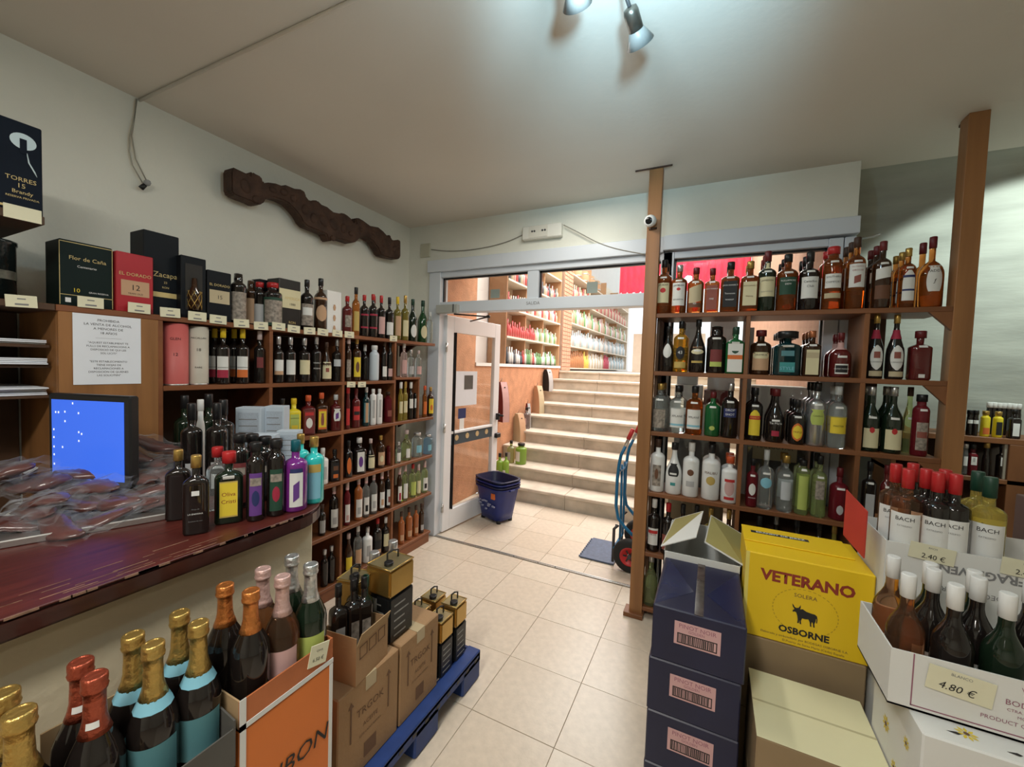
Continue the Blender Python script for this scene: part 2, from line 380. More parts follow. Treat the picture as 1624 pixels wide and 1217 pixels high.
def bottle(sh, h, r, gl, cap, labs, loc, rz, label, group=None, txts=(), tag_on=False, champ=False, wide=1.18, name='liquor_bottle', n=20, collar=None):
    """labs: (z0, z1, half angle, label colour[, shape]) with z as fractions of the height; txts: (string, z, size fraction of the radius, material)"""
    h = round(h, 3); r = round(r, 4)
    root = thing(name, label, 'bottle', loc, rz, group)
    obj('glass_body', body_mesh(sh, h, r, G[gl], n), root)
    obj('foil' if champ else 'cap', cap_mesh(sh, h, r, C[cap], wide, champ), root)
    for k, l in enumerate(labs):
        z0, z1, a, c = l[:4]; shp = l[4] if len(l) > 4 else 'rect'; a0 = l[5] if len(l) > 5 else 0
        obj('label' if k == 0 else 'label_print', patch_mesh(sh, h, r, z0 * h, z1 * h, a, LB[c], .0007 + .0004 * k, 'label', shp, a0), root)
    for s, z, sz, mt in txts:
        obj('lettering', bent_text(s, round(sz * r, 4), mt, sh, h, r, round(z * h, 4)), root)
    if collar:
        obj('neck_collar', patch_mesh(sh, h, r, collar[0] * h, collar[1] * h, PI, LB[collar[2]], .0016, 'collar'), root)
    if tag_on:
        z = SH[sh][0] * h + .004; obj('price_sticker', patch_mesh(sh, h, r, z, z + .011, .42, LB['white'], .0012, 'sticker'), root)
    return root
def dup(root, loc, label, group=None, rz=None):
    c = root.copy(); link(c); c.location = loc; c['label'] = label
    if rz is not None: c.rotation_euler = (0, 0, rz)
    if group: c['group'] = group
    for ch in root.children:
        k = ch.copy(); link(k); k.parent = c
        for g in ch.children:
            q = g.copy(); link(q); q.parent = k
    return c
ORD = ['first', 'second', 'third', 'fourth', 'fifth', 'sixth', 'seventh', 'eighth', 'ninth', 'tenth', 'eleventh', 'twelfth', 'thirteenth', 'fourteenth', 'fifteenth', 'sixteenth', 'seventeenth', 'eighteenth', 'nineteenth', 'twentieth']
def px_r(wpx, px, dist):
    return max(.012, wpx * 1.05 / 2 / F * dist * math.cos(math.atan((px - CX) / F)) ** 2)
def row(axis, front, z, rz, place, group, items, tags=False, back=None):
    """items: (centre px, top py, width px, shape, glass, cap, labels, look[, options])"""
    for i, it in enumerate(items):
        px, py, w, sh, gl, cp, labs, look = it[:8]; op = it[8] if len(it) > 8 else {}
        sgn = 1 if axis == 1 else -1
        q = on(axis, px, py, front); d = math.hypot(q.x, q.y); r = px_r(w, px, d); 
        depth = op.get('in', 0) + SH[sh][5] * r + .018
        q = on(axis, px, py, front + sgn * depth); d = math.hypot(q.x, q.y); r = px_r(w, px, d)
        h = max(.14, min(.42, q.z - z + op.get('dz', 0)))
        loc = Vector((q.x, q.y, z))
        if axis == 1: loc.y = front + sgn * depth
        else: loc.x = front + sgn * depth
        lab = '%s, %s along the %s' % (look, ORD[i], place)
        b = bottle(sh, h, r, gl, cp, labs, loc, rz + op.get('turn', 0), lab, group, op.get('t', ()), op.get('tag', tags), False, op.get('wide', 1.18), collar=op.get('collar'))
        for k in range(op.get('back', 0)):
            lk = loc.copy(); st = 2 * max(r * SH[sh][5], .02) + .012
            if axis == 1: lk.y += st * (k + 1)
            else: lk.x -= st * (k + 1)
            dup(b, lk, '%s bottle hidden behind the %s one along the %s' % (('next', 'last')[k], ORD[i], place), group)

# ================================================================== SETTING
XL, YB, ZC = -2.615, 3.05, 2.858
# floor: a grout bed with every tile a part
fl = struct(box('floor', GROUT, -2.615, 3.3, -3.2, 3.05, -.06, -.004))
def tile_mesh(w, d, m): return bmesh_cached(('tile', round(w, 3), round(d, 3), m.name), lambda: B().box(-w / 2, w / 2, -d / 2, d / 2, -.02, 0).mesh('tile', m, .0008))
def tiles(parent, x0, dx, nx, y0, dy, ny, xmin, xmax, ymin, ymax):
    for i in range(nx):
        for j in range(ny):
            a, b = max(xmin, x0 + i * dx), min(xmax, x0 + (i + 1) * dx); c, d = max(ymin, y0 + j * dy), min(ymax, y0 + (j + 1) * dy)
            if b - a < .02 or d - c < .02: continue
            o = obj('tile', tile_mesh(b - a - .0028, d - c - .0028, TILE[rnd.randrange(3)]), parent); o.location = ((a + b) / 2, (c + d) / 2, rnd.uniform(-.0006, .0006))
tiles(fl, -.925 - 4 * .405, .405, 12, 2.78 - 7 * .4, .4, 8, -2.4, 1.9, 0.0, 3.03)
fo = struct(box('floor_outside', GROUT, -2.6, .60, 3.05, 4.33, -.06, -.004))
tiles(fo, -.83 - 5 * .37, .37, 10, 3.24 - .36, .36, 3, -2.57, .60, 3.07, 3.96)
tiles(fo, -.64 - 6 * .5, .5, 10, 3.96, .4, 1, -2.57, .60, 3.96, 4.33)
# threshold rail
tr = struct(B().box(-2.24, -.33, 3.035, 3.062, 0, .006).box(-2.24, -.33, 3.046, 3.051, .006, .009).build('trim_1', STEEL))
for k, x in enumerate((-1.42, -1.2, -1.05)):
    obj('screw', B().lathe([(0.006, .006), (.008, .005)], 8).mesh('screw', DGREY), tr).location = (x, 3.04, 0)

# walls, ceiling
wl = struct(box('wall_left', WALL, XL - .12, XL, -3.2, YB + .15, 0, ZC))
struct(box('wall_rear', WALL, XL, 3.3, -3.3, -3.2, 0, ZC)); struct(box('wall_right', WALL, 3.3, 3.4, -3.3, 4.1, 0, ZC))
struct(B().box(XL, -2.36, YB, YB + .15, 0, ZC).box(-2.36, .715, YB, YB + .15, 2.52, ZC).box(.70, .715, YB + .15, 3.42, 0, ZC).build('wall_back', WALL))
struct(box('ceiling', CEIL, XL - .12, 3.4, -3.3, 4.1, ZC, ZC + .1))
# recess wall with a coved top running into the ceiling
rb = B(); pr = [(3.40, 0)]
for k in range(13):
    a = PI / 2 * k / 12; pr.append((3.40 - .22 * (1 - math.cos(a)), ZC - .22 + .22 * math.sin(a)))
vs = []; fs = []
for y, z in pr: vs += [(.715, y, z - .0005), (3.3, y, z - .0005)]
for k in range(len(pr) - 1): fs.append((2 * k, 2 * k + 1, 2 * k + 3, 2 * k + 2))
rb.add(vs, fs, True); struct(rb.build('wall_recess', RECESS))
struct(box('floor_recess', TILE[1], .715, 3.3, 3.05, 3.40, -.06, -.001))

# cable duct along the ceiling and hanging pendant
struct(B().tube([(XL + .002, 1.035, ZC - .006), (-1.2, 1.062, ZC - .006), (.6, 1.09, ZC - .006)], .007, 8).build('trim_2', CEIL))
t = thing('pendant_bulb', 'bare bulb hanging on two thin wires against the plaster wall', 'light bulb', (XL + .05, 1.03, 2.3))
p0 = on(0, 216, 157, XL + .012)
def wire(pts, r=.0028, X=XL + .014): return [on(0, px, py, X) for px, py in pts]
wm = B()
for pts in ([(216, 157), (213, 185), (206, 215), (205, 240), (210, 262), (226, 290)], [(217, 157), (214, 180), (209, 215), (215, 252), (233, 288)]):
    wm.tube([p - Vector(t.location) for p in wire(pts)], .0032, 6)
wm.build('wire', M('pale_wire', (.42, .40, .33), .6, noise=.1), t)
q = on(0, 229, 294, XL + .03) - Vector(t.location)
mt = Matrix.Translation(q) @ Matrix.Rotation(math.radians(205), 4, 'Y') @ Matrix.Rotation(.5, 4, 'X')
B().lathe([(-.005, .010), (.022, .012), (.024, .009)], 10, mt).build('socket', BLACK, t)
B().lathe([(-.034, .004), (-.028, .012), (-.016, .015), (-.005, .010)], 12, mt).build('bulb', M('bulb_glass', (.35, .36, .36), .1, noise=.1), t)

# carved wood beam on the left wall
outl = [(135, 160), (150, 124), (215, 155), (288, 190), (290, 168), (312, 163), (335, 180), (385, 205), (398, 255), (440, 250), (500, 258), (545, 275), (580, 270), (650, 300), (700, 305), (738, 328), (735, 352), (775, 405), (800, 393), (835, 395),
        (870, 430), (915, 448), (940, 470), (965, 490), (1010, 500), (1040, 495), (1075, 515), (1110, 545), (1115, 570), (1145, 580), (1140, 545), (1160, 533), (1200, 555), (1260, 600), (1325, 612), (1365, 645), (1400, 685), (1420, 670), (1428, 705), (1450, 720),
        (1490, 710), (1502, 725), (1502, 850), (1485, 870), (1400, 855), (1345, 835), (1320, 780), (1280, 725), (1230, 690), (1185, 690), (1140, 730), (1110, 738), (1040, 715), (970, 700), (950, 722), (920, 720), (905, 670), (850, 645), (750, 605), (715, 570),
        (690, 520), (650, 470), (600, 420), (540, 390), (480, 372), (420, 378), (405, 410), (370, 432), (335, 425), (300, 405), (230, 380), (160, 350), (138, 320)]
pts = [on(0, 340 + x / 5.075, 240 + y / 5.075, -2.50) for x, y in outl]
c0 = sum(pts, Vector()) / len(pts)
cb = thing('carved_beam', 'dark carved wooden beam fixed to the wall above the left shelves', 'wood carving', (-2.5, c0.y, c0.z))
poly = [(p.y - c0.y, p.z - c0.z) for p in pts]
mm = Matrix(((0, 0, 1, 0), (1, 0, 0, 0), (0, 1, 0, 0), (0, 0, 0, 1)))
B().prism(poly, -.085, 0, mm).build('carving', CARVE, cb, .008, 2)
rl = B()
for (x, y, r) in ((250, 280, .055), (340, 385, .04), (470, 310, .035), (560, 330, .04), (640, 380, .04), (730, 470, .05), (800, 540, .05), (880, 560, .06), (960, 590, .06), (1040, 620, .05), (1100, 665, .035), (1180, 630, .03), (1280, 660, .035), (1370, 740, .05), (1450, 790, .045)):
    p = on(0, 340 + x / 5.075, 240 + y / 5.075, -2.5)
    rl.lathe([(-.02, r * .8), (.003, r * .72), (.008, r * .45), (.010, .004)], 10, Matrix.Translation(p - Vector(cb.location)) @ Matrix.Rotation(PI / 2, 4, 'Y') @ Matrix.Rotation(r * 90, 4, 'Z') @ Matrix.Scale(.75, 4, (1, 0, 0)))
rl.build('carved_relief', CARVE, cb)
for a, b in ((on(0, 528, 378, -2.49), .02),): B().lathe([(-.012, .016), (.0, .02), (.012, .014)], 10, Matrix.Translation(a - Vector(cb.location)) @ Matrix.Rotation(PI / 2, 4, 'Y')).build('carved_boss', CARVE, cb)

# socket cover and emergency light with cables on the back wall
a, b = on(1, 668, 388, YB), on(1, 683, 408, YB)
t = thing('junction_box', 'small beige cover plate on the back wall near the corner', 'junction box', (a.x, YB, b.z))
B().box(0, b.x - a.x, -.012, 0, 0, a.z - b.z).build('cover_plate', M('beige_plastic', (.55, .54, .42), .5, noise=.05), t, .004)
t = thing('emergency_light', 'white emergency light box on the wall above the entrance door', 'emergency light', (-1.26, YB, 2.655))
EMW = M('emergency_casing', (.74, .73, .66), .4, noise=.05)
B().box(-.165, .165, -.05, 0, -.045, .06).build('casing', EMW, t, .006)
B().box(-.105, .055, -.054, -.05, -.036, .052).build('diffuser', M('diffuser', (.66, .64, .56), .5, noise=.05), t)
for x in (-.075, -.055, .012, .034): B().lathe([(0, .008), (.003, .008)], 8, Matrix.Translation((x, -.057, .012)) @ Matrix.Rotation(-PI / 2, 4, 'X')).build('indicator', DGREY, t)
def cable(name, label, pix, y, r=.004):
    ps = [on(1, a, b, y) for a, b in pix]; sm = []
    for k in range(len(ps) - 1):
        for q in range(4):
            sm.append(ps[k].lerp(ps[k + 1], q / 4))
    sm.append(ps[-1])
    for _ in range(3): sm = [sm[0]] + [(sm[i - 1] + sm[i] * 2 + sm[i + 1]) / 4 for i in range(1, len(sm) - 1)] + [sm[-1]]
    tag(B().tube(sm, r, 6).build(name, M('grey_cable', (.28, .27, .23), .6, noise=.1)), label, 'cable')
cable('slack_cable', 'thin slack cable from the beige cover plate to emergency light', [(684, 396), (712, 399), (745, 397), (780, 391), (810, 382), (834, 370)], YB - .006)
cable('sloping_cable', 'thin cable running from emergency light down to the wooden post', [(894, 357), (920, 370), (945, 384), (975, 395), (1030, 405)], YB - .04)

# door and window frames
dfm = struct(bpy.data.objects.new('door_1', None)); link(dfm); dfm.location = (-1.3, YB, 0)
def fpart(name, boxes, mat, root, bevel=.003):
    b = B(); l = root.location
    for x0, x1, y0, y1, z0, z1 in boxes: b.box(x0 - l.x, x1 - l.x, y0 - l.y, y1 - l.y, z0 - l.z, z1 - l.z)
    return b.build(name, mat, root, bevel)
fpart('door_frame', [(-2.36, -2.235, 3.03, 3.15, 0, 2.42), (-2.235, -.30, 3.04, 3.14, 2.372, 2.42)], ALU, dfm)
fpart('head_cover', [(-2.37, -.345, 3.01, 3.15, 2.42, 2.525)], ALU, dfm)
fpart('mullion', [(-1.385, -1.288, 3.045, 3.13, 2.145, 2.372)], ALU, dfm)
fpart('transom_bar', [(-2.235, -.30, 3.03, 3.14, 2.058, 2.15)], ALU, dfm)
fpart('right_jamb', [(-.36, -.285, 3.03, 3.15, 0, 2.42)], ALU, dfm)
for x0, x1 in ((-2.235, -1.385), (-1.288, -.36)):
    g = fpart('pane', [(x0, x1, 3.085, 3.091, 2.15, 2.372)], pane_glass(), dfm, 0)
    gk = B(); l = dfm.location
    for bx in ((x0, x1, 3.075, 3.1, 2.358, 2.372), (x0, x0 + .014, 3.075, 3.1, 2.15, 2.372)): gk.box(bx[0] - l.x, bx[1] - l.x, bx[2] - l.y, bx[3] - l.y, bx[4], bx[5])
    gk.build('gasket', BLACK, dfm)
s = on(1, 845, 481, 3.028); text('SALIDA', .036, GREYI, dfm, (s.x + 1.3, -.0215, s.z))
for px, py, w, h in ((785, 466, .09, .075), (939, 456, .085, .085)):
    s = on(1, px, py, 3.08); sheet(w, h, 'sticker_back', M('sticker_back', (.27, .31, .28), .8, noise=.1), dfm, (s.x + 1.3, .032, s.z))
# door closer on the transom and its arm
t = thing('door_closer', 'grey door closer box with black folding arm above the glass door', 'door closer', (-2.1, 3.03, 2.09))
B().box(-.145, .08, -.045, 0, -.045, .03).build('closer_body', M('closer_grey', (.42, .43, .40), .4, noise=.05), t, .004)
B().box(.038, .046, -.048, 0, -.04, .03).build('closer_seam', BLACK, t)
B().tube([(.02, .0, -.05), (.28, .16, -.06)], .007, 6).tube([(.28, .16, -.06), (-.02, .34, -.075)], .007, 6).lathe([(-.012, .016), (.012, .016)], 10, Matrix.Translation((.28, .16, -.06))).build('closer_arm', BLACK, t)
# hinged glass door leaf, standing open outwards
ang = math.atan2(3.985 - 3.11, -2.15 + 2.24)
dl = thing('glass_door', 'white framed glass door leaf standing open to the stairwell', 'door', (-2.228, 3.115, 0), ang)
DW, DH = .885, 2.045
def dbox(b, x0, x1, z0, z1, y0=-.022, y1=.022): b.box(x0, x1, y0, y1, z0, z1)
b = B(); dbox(b, 0, .10, .015, DH); dbox(b, DW - .10, DW, .015, DH); dbox(b, .10, DW - .10, .015, .20); dbox(b, .10, DW - .10, DH - .15, DH); dbox(b, .10, DW - .10, .93, .955)
b.build('leaf_frame', ALUW, dl, .003)
B().box(.10, DW - .10, -.003, .003, .2, DH - .15).build('pane', pane_glass(), dl)
B().box(.10, DW - .10, -.012, -.004, .82, .93).build('poster_strip', M('poster_strip', (.05, .075, .095), .5, noise=.2), dl)
for k in range(4): B().lathe([(0, .028), (.002, .028)], 14, Matrix.Translation((.19 + k * .165, -.0125, .885)) @ Matrix.Rotation(PI / 2, 4, 'X')).build('strip_emblem', M('strip_emblem', (.65, .48, .25), .5, noise=.3, nscale=60), dl)
sheet(.34, .34, 'notice', PAPERW, dl, (.33, -.006, 1.36))
sheet(.14, .14, 'notice_print', GREYC, dl, (.36, -.0072, 1.42))
sheet(.12, .10, 'sticker', LB['navy'], dl, (.27, -.006, 1.115)); sheet(.07, .17, 'sticker_tail', WHITE, dl, (.27, -.006, .98))
B().box(.13, .135, -.03, .03, .2, DH - .15).build('gasket', BLACK, dl)
B().box(DW - .045, DW - .015, -.06, .06, 1.0, 1.07).lathe([(0, .012), (.05, .012)], 10, Matrix.Translation((DW - .03, -.06, 1.05)) @ Matrix.Rotation(PI / 2, 4, 'X')).build('lock', BLACK, dl, .003)
B().box(DW - .06, DW + .02, -.055, .0, .80, .85).build('door_stop', BLACK, dl, .006)
for z in (.25, 1.0, 1.75): B().lathe([(-.04, .012), (.04, .012)], 8, Matrix.Translation((-.008, -.026, z))).build('hinge', STEEL, dl)

# shop window to the side of the door
wn = struct(bpy.data.objects.new('window_1', None)); link(wn); wn.location = (.2, YB, 0)
fpart('window_frame', [(-.345, -.275, 3.03, 3.14, .1, 2.42), (.585, .655, 3.03, 3.14, .1, 2.42), (-.275, .585, 3.035, 3.14, 2.375, 2.42), (-.345, .715, 3.03, 3.14, 0, .1)], ALU, wn)
fpart('head_cover', [(-.345, .72, 3.0, 3.15, 2.43, 2.528)], ALU, wn)
fpart('side_panel', [(.66, .715, 3.03, 3.14, .1, 2.42)], ALU, wn)
fpart('pane', [(-.275, .585, 3.085, 3.091, .1, 2.375)], pane_glass(), wn, 0)
fpart('gasket', [(-.275, .585, 3.07, 3.1, 2.362, 2.375), (-.275, -.262, 3.07, 3.1, .1, 2.375), (.574, .585, 3.07, 3.1, .1, 2.375)], BLACK, wn, 0)
fpart('middle_mullion', [(.17, .23, 3.07, 3.12, .1, 1.9)], ALU, wn, .002)
b = B().tube([(.5, .01, 2.405), (.58, -.05, 2.40), (.60, -.09, 2.40)], .005, 6).build('hook', STEEL, wn)

# ------------------------------------------------------------------ stairwell and upper shop outside the door
ny = [4.33, 4.66, 5.0, 5.34, 5.69, 6.05, 6.42, 6.80, 7.20]
pyy = [781.5, 748, 714.6, 688, 661.5, 640, 619, 600.8, 587.5]
st = struct(bpy.data.objects.new('stairs', None)); link(st); st.location = (-.9, 4.33, 0)
zprev = 0
for k in range(9):
    z = on(1, 872, pyy[k], ny[k]).z; y1 = ny[k + 1] + .03 if k < 8 else 7.6
    sp = -1.42 - .012 * k * k * .3 - .02 * k
    for x0, x1 in ((-2.56, sp - .002), (sp + .002, .60)):
        box('riser', STONED, x0 + .9, x1 + .9, ny[k] - 4.33 + .022, ny[k] - 4.33 + .06, zprev - .03, z - .034, st)
        box('tread', STONE, x0 + .9, x1 + .9, ny[k] - 4.33 - rnd.uniform(0, .004), y1 - 4.33, z - .034, z, st, .006)
    zprev = z
ZT = zprev
struct(box('floor_upper', STONE, -2.9, 6, 7.58, 16, ZT - .2, ZT - .002))
struct(B().box(-2.72, -2.57, 3.20, 4.22, 0, 4.4).box(-2.72, -2.57, 4.22, 7.25, 0, 1.585).build('wall_stair_left', STUCCO))
struct(box('trim_3', WHITE, -2.75, -2.555, 4.22, 7.25, 1.585, 1.625))
struct(box('wall_upper', M('upper_wall', (.72, .70, .68), .9, noise=.05), -3.02, -2.92, 4.0, 16, 1.4, 5.0))
struct(box('wall_stair_right', STUCCO2, .60, .705, 3.2, 9.6, 0, 4.4))
struct(B().box(-2.75, -2.36, YB + .15, 3.22, 0, 4.4).box(-2.75, .70, YB + .151, 3.22, 2.53, 4.4).build('wall_facade', STUCCO))
# brick pillar upstairs between the two shelf units
PKB = M('pink_brick', (.62, .33, .22), .85, noise=.25)
pl = thing('brick_pillar', 'pink brick pillar between the two tall shelf units upstairs', 'pillar', (-2.72, 7.62, ZT))
B().box(-.14, .14, -.26, .26, 0, 3.2).build('mortar', M('mortar', (.45, .30, .22), .9, noise=.2), pl)
brk = B().box(0, .011, -.122, .122, 0, .062).mesh('brick', PKB, .004)
for r in range(42):
    for c in range(2):
        o = obj('brick', brk, pl); o.location = (.138, -.13 + c * .26, .006 + r * .075)
# upstairs shelf units and their bottles
UPW = M('upper_shelf_wood', (.60, .36, .20), .6, noise=.2, nscale=4); UPWH = M('upper_shelf_edge', (.74, .66, .54), .6, noise=.1)
def upper_unit(label, y0, y1, zs, ndiv, xf=-2.62, xb=-2.90, side=UPW):
    t = thing('tall_shelf', label, 'shelf unit', (xf, y0, zs[0]))
    dz = zs[0]; H = zs[-1] - dz + .5
    box('side_panel', M('upper_end_panel', (.30, .155, .07), .6, noise=.25, nscale=5), xb - xf, .0, -.03, 0, -.0, H, t); box('side_panel', side, xb - xf, .0, y1 - y0, y1 - y0 + .03, 0, H, t)
    box('back_panel', UPWH, xb - xf - .012, xb - xf, 0, y1 - y0, 0, H, t)
    for z in zs: box('shelf_board', UPWH, xb - xf, .012, 0, y1 - y0, z - dz - .025, z - dz, t)
    for k in range(1, ndiv): box('divider', UPW, xb - xf, -.04, (y1 - y0) * k / ndiv - .01, (y1 - y0) * k / ndiv + .01, 0, H - .1, t)
    return t
UC = [M('up_' + n, c, .3, noise=.1) for n, c in (('white', (.8, .8, .78)), ('red', (.55, .10, .10)), ('green', (.20, .42, .18)), ('beige', (.62, .54, .40)), ('amber', (.50, .22, .09)), ('yellow', (.80, .62, .12)), ('pink', (.70, .46, .44)), ('blue', (.46, .64, .72)), ('dark', (.10, .12, .14)), ('ruby', (.58, .08, .14)), ('tan', (.60, .42, .28)), ('grey', (.55, .56, .55)))]  # colours mixed towards white to stand in for upstairs overexposure
def upper_bottles(name, y0, y1, z, seq, n, xf=-2.62, hh=.3, rr=.032, group=None):
    me = bpy.data.meshes.new('bottles'); bb = B(); mi = []
    for k in range(n):
        y = y0 + (y1 - y0) * (k + .5) / n; c = seq(k / n, k); f0 = len(bb.f); h = hh * (.82 + .36 * rnd.random())
        for q in range(2):
            bb.lathe([(0, rr), (h * .6, rr), (h * .74, rr * .36), (h, rr * .36)], 8, Matrix.Translation((xf - .05 - q * .085, y, z)))
        mi += [c] * (len(bb.f) - f0)
    me = bb.mesh('bottles', None)
    for m in UC: me.materials.append(m)
    me.polygons.foreach_set('material_index', mi)
    o = bpy.data.objects.new('bottles', me); link(o); stuff(o); tag(o, name, 'bottles')
    return o
zs1 = [1.625, 2.02, 2.42, 2.82, 3.22]
upper_unit('pale shelf unit upstairs beside the stairwell with dark wooden end panel', 5.12, 7.30, zs1, 3)
for k, z in enumerate(zs1[:4]):
    seqs = [lambda f, i: (8, 0, 0)[i % 3] if f < .25 else ((2, 3, 1, 0, 2)[i % 5] if f < .6 else (0, 2, 0)[i % 3]), lambda f, i: 1 if f < .5 else (2, 3, 0)[i % 3], lambda f, i: (1, 3, 11, 0)[i % 4], lambda f, i: (8, 3, 6, 1)[i % 4]]
    upper_bottles('row of small bottles on the %s shelf of pale unit by the stairs' % ('lowest', 'second', 'third', 'top')[k], 5.2, 7.25, z, seqs[k], 26, hh=.22, rr=.03)
zs2 = [1.60, 2.05, 2.52, 3.0, 3.5]
upper_unit('long tall shelf unit upstairs beyond the pink brick pillar', 7.95, 14.0, zs2, 4, side=UPWH)
for k, z in enumerate(zs2[:4]):
    seqs = [lambda f, i: 4 if f < .16 else (5 if f < .24 else ((0, 3)[i % 2] if f < .5 else (9 if f < .6 else (0, 11, 7)[i % 3]))), lambda f, i: (0, 11, 7, 0)[i % 4], lambda f, i: (3, 10, 2, 0, 6)[i % 5], lambda f, i: (1, 3, 10)[i % 3]]
    upper_bottles('row of bottles on the %s shelf of the long upstairs unit' % ('lowest', 'second', 'third', 'top')[k], 8.05, 13.8, z, seqs[k], 44, hh=.33, rr=.042)
# small barrels on the top of the long unit
for k in range(4):
    t = thing('barrel', '%s small wooden barrel on top of the long upstairs shelf unit' % ('first', 'second', 'third', 'last')[k], 'barrel', (-2.75, 8.6 + k * .55, 3.5), group='barrels on the upstairs shelf')
    B().lathe([(0, .09), (.08, .12), (.15, .125), (.22, .12), (.3, .09)], 14).build('staves', UPW, t)
    for z in (.07, .22): B().lathe([(z, .122), (z + .02, .123)], 14).build('hoop', STEEL, t)
# red valance hanging upstairs
t = thing('red_valance', 'bright red fringed valance hanging high upstairs beyond the stairs', 'valance', (-.70, 9.4, 3.3))
b = B(); n = 60
vs = []; fs = []
for i in range(n + 1):
    x = -1.28 + 2.56 * i / n; w = .02 * math.sin(i * 2.1)
    vs += [(x, w, 0 + .04 * math.sin(i * 1.9)), (x, w * .6, .9)]
for i in range(n): fs.append((2 * i, 2 * i + 2, 2 * i + 3, 2 * i + 1))
b.add(vs, fs, True).build('cloth', REDBAN, t)
B().tube([(-1.3, 0, .9), (1.31, 0, .9)], .02, 8).build('rail', UPWH, t)
t = tag(box('upper_counter', UPWH, -1.9, -.2, 11.0, 11.5, ZT, ZT + 1.0), 'pale counter far upstairs below the red valance', 'counter')

# boxes and wine bag cartons standing on the steps, beside the stair wall
def gift_carton(px, ptop, pbase, w, c1, label):
    a, b_ = on(0, px, ptop, -2.49), on(0, px, pbase, -2.49); hgt = a.z - b_.z
    t = thing('gift_carton', label, 'carton', (-2.495, a.y, b_.z), -.45, 'gift cartons hung along the stair wall')
    d = w * .5; n = 8; vs = []
    for k in range(n + 1):
        s = k / n; e = w / 2 * (1 - .72 * s ** 3)
        vs += [(-e, -d / 2, hgt * s), (e, -d / 2, hgt * s), (e, d / 2, hgt * s), (-e, d / 2, hgt * s)]
    fs = [(3, 2, 1, 0), (4 * n, 4 * n + 1, 4 * n + 2, 4 * n + 3)]
    for k in range(n):
        for i in range(4): fs.append((4 * k + i, 4 * k + (i + 1) % 4, 4 * k + 4 + (i + 1) % 4, 4 * k + 4 + i))
    B().add(vs, fs).build('carton_body', c1[0], t)
    fv = []
    for k in range(n + 1):
        s = k / n; e = w / 2 * (1 - .72 * s ** 3); fv += [(e + .0012, -d / 2 * .94, hgt * s), (e + .0012, d / 2 * .94, hgt * s)]
    B().add(fv, [(2 * k, 2 * k + 1, 2 * k + 3, 2 * k + 2) for k in range(n)]).build('side_print', c1[1], t)
    B().lathe([(0, .012), (.003, .012)], 10, Matrix.Translation((w * .27, 0, hgt * .86)) @ Matrix.Rotation(PI / 2, 4, 'Y')).build('hand_hole', BLACK, t)
    B().tube([(0, -d / 2, hgt * .95), (-.01, 0, hgt + .03), (-.045, .03, hgt + .05)], .003, 6).build('hanging_cord', BLACK, t)
gift_carton(797, 606, 668, .22, (LB['dred'], LB['pink']), 'maroon gift carton with pink side hung by the glass door')
gift_carton(824, 656, 708, .22, (LB['beige'], LB['tan']), 'tan gift carton hung above the lime green liqueur bottle')
gift_carton(838, 640, 690, .11, (LB['dred'], LB['grey']), 'slim dark carton between the tan and pale pink cartons')
gift_carton(854, 612, 664, .22, (LB['tan'], LB['beige']), 'pale pinkish gift carton hung higher along the stair wall')
gift_carton(869, 586, 620, .20, (LB['black'], LB['grey']), 'black and grey gift carton hung near the top of stairs')
SZ = [0] + [on(1, 872, pyy[k], ny[k]).z for k in range(9)]
def step_bottle(px, top, w, step, y, sh, gl, cp, labs, label):
    q = on(1, px, top, y); r = px_r(w, px, math.hypot(q.x, q.y)); bottle(sh, max(.15, q.z - SZ[step]), r, gl, cp, labs, (q.x, y, SZ[step]), -.3, label, 'liqueur bottles standing on the steps')
step_bottle(827, 703, 17, 2, 4.82, 'stub', 'lgreen', 'black', [(.15, .62, .5, 'white')], 'lime green liqueur bottle with white label on the stone step')
step_bottle(811, 699, 12, 2, 4.80, 'std', 'paleg', 'black', [(.15, .5, .6, 'grey')], 'clear bottle next to the lime green liqueur on the steps')
step_bottle(803, 718, 10, 1, 4.47, 'std', 'lgreen', 'black', [(.1, .4, .6, 'white')], 'green bottle with black cap low on steps nearest the lime bottle')
step_bottle(793, 719, 12, 1, 4.45, 'std', 'lgreen', 'black', [(.1, .4, .6, 'white')], 'green bottle on the lowest step beside the glass door')
step_bottle(836, 646, 11, 4, 5.55, 'std', 'clear', 'black', [(.2, .5, .6, 'pink')], 'clear bottle standing on a higher step among gift cartons')

# nested shopping baskets
t = thing('shopping_basket', 'stack of nested dark blue plastic shopping baskets by the open glass door', 'basket', (-1.95, 3.72, 0), math.radians(-20))
def basket_shell(z0, z1, a0, b0, a1, b1, th=.006):
    bb = B(); n = 10
    for sgn in (0, 1):
        P = []
        for k in range(5):
            s = k / 4; P.append((z0 + (z1 - z0) * s, (a0 + (a1 - a0) * s) - sgn * th, 5, (b0 + (b1 - b0) * s - sgn * th) / (a0 + (a1 - a0) * s - sgn * th)))
        bb.lathe(P, 24, cap0=(sgn == 0), cap1=False)
    P = [(z1 - .012, a1 + .012, 5, (b1 + .012) / (a1 + .012)), (z1, a1 + .014, 5, (b1 + .014) / (a1 + .014)), (z1, a1 - th, 5, (b1 - th) / (a1 - th))]
    bb.lathe(P, 24, cap0=False, cap1=False)
    return bb
basket_shell(.03, .36, .150, .115, .205, .155).build('basket_body', BLUEP, t)
for k in range(3): basket_shell(.29 + k * .03, .385 + k * .028, .175, .125, .208, .158).build('nested_rim', (BLUEPD, BLUEP, BLUEPD)[k], t)
B().box(-.235, .235, -.035, .035, .338, .358).build('side_grip', BLUEP, t, .006)
for x, y in ((-.12, -.08), (.12, -.08), (-.12, .08), (.12, .08)): B().lathe([(0, .022), (.035, .022)], 10, Matrix.Translation((x, y, 0))).build('foot', BLACK, t)
sb = B()
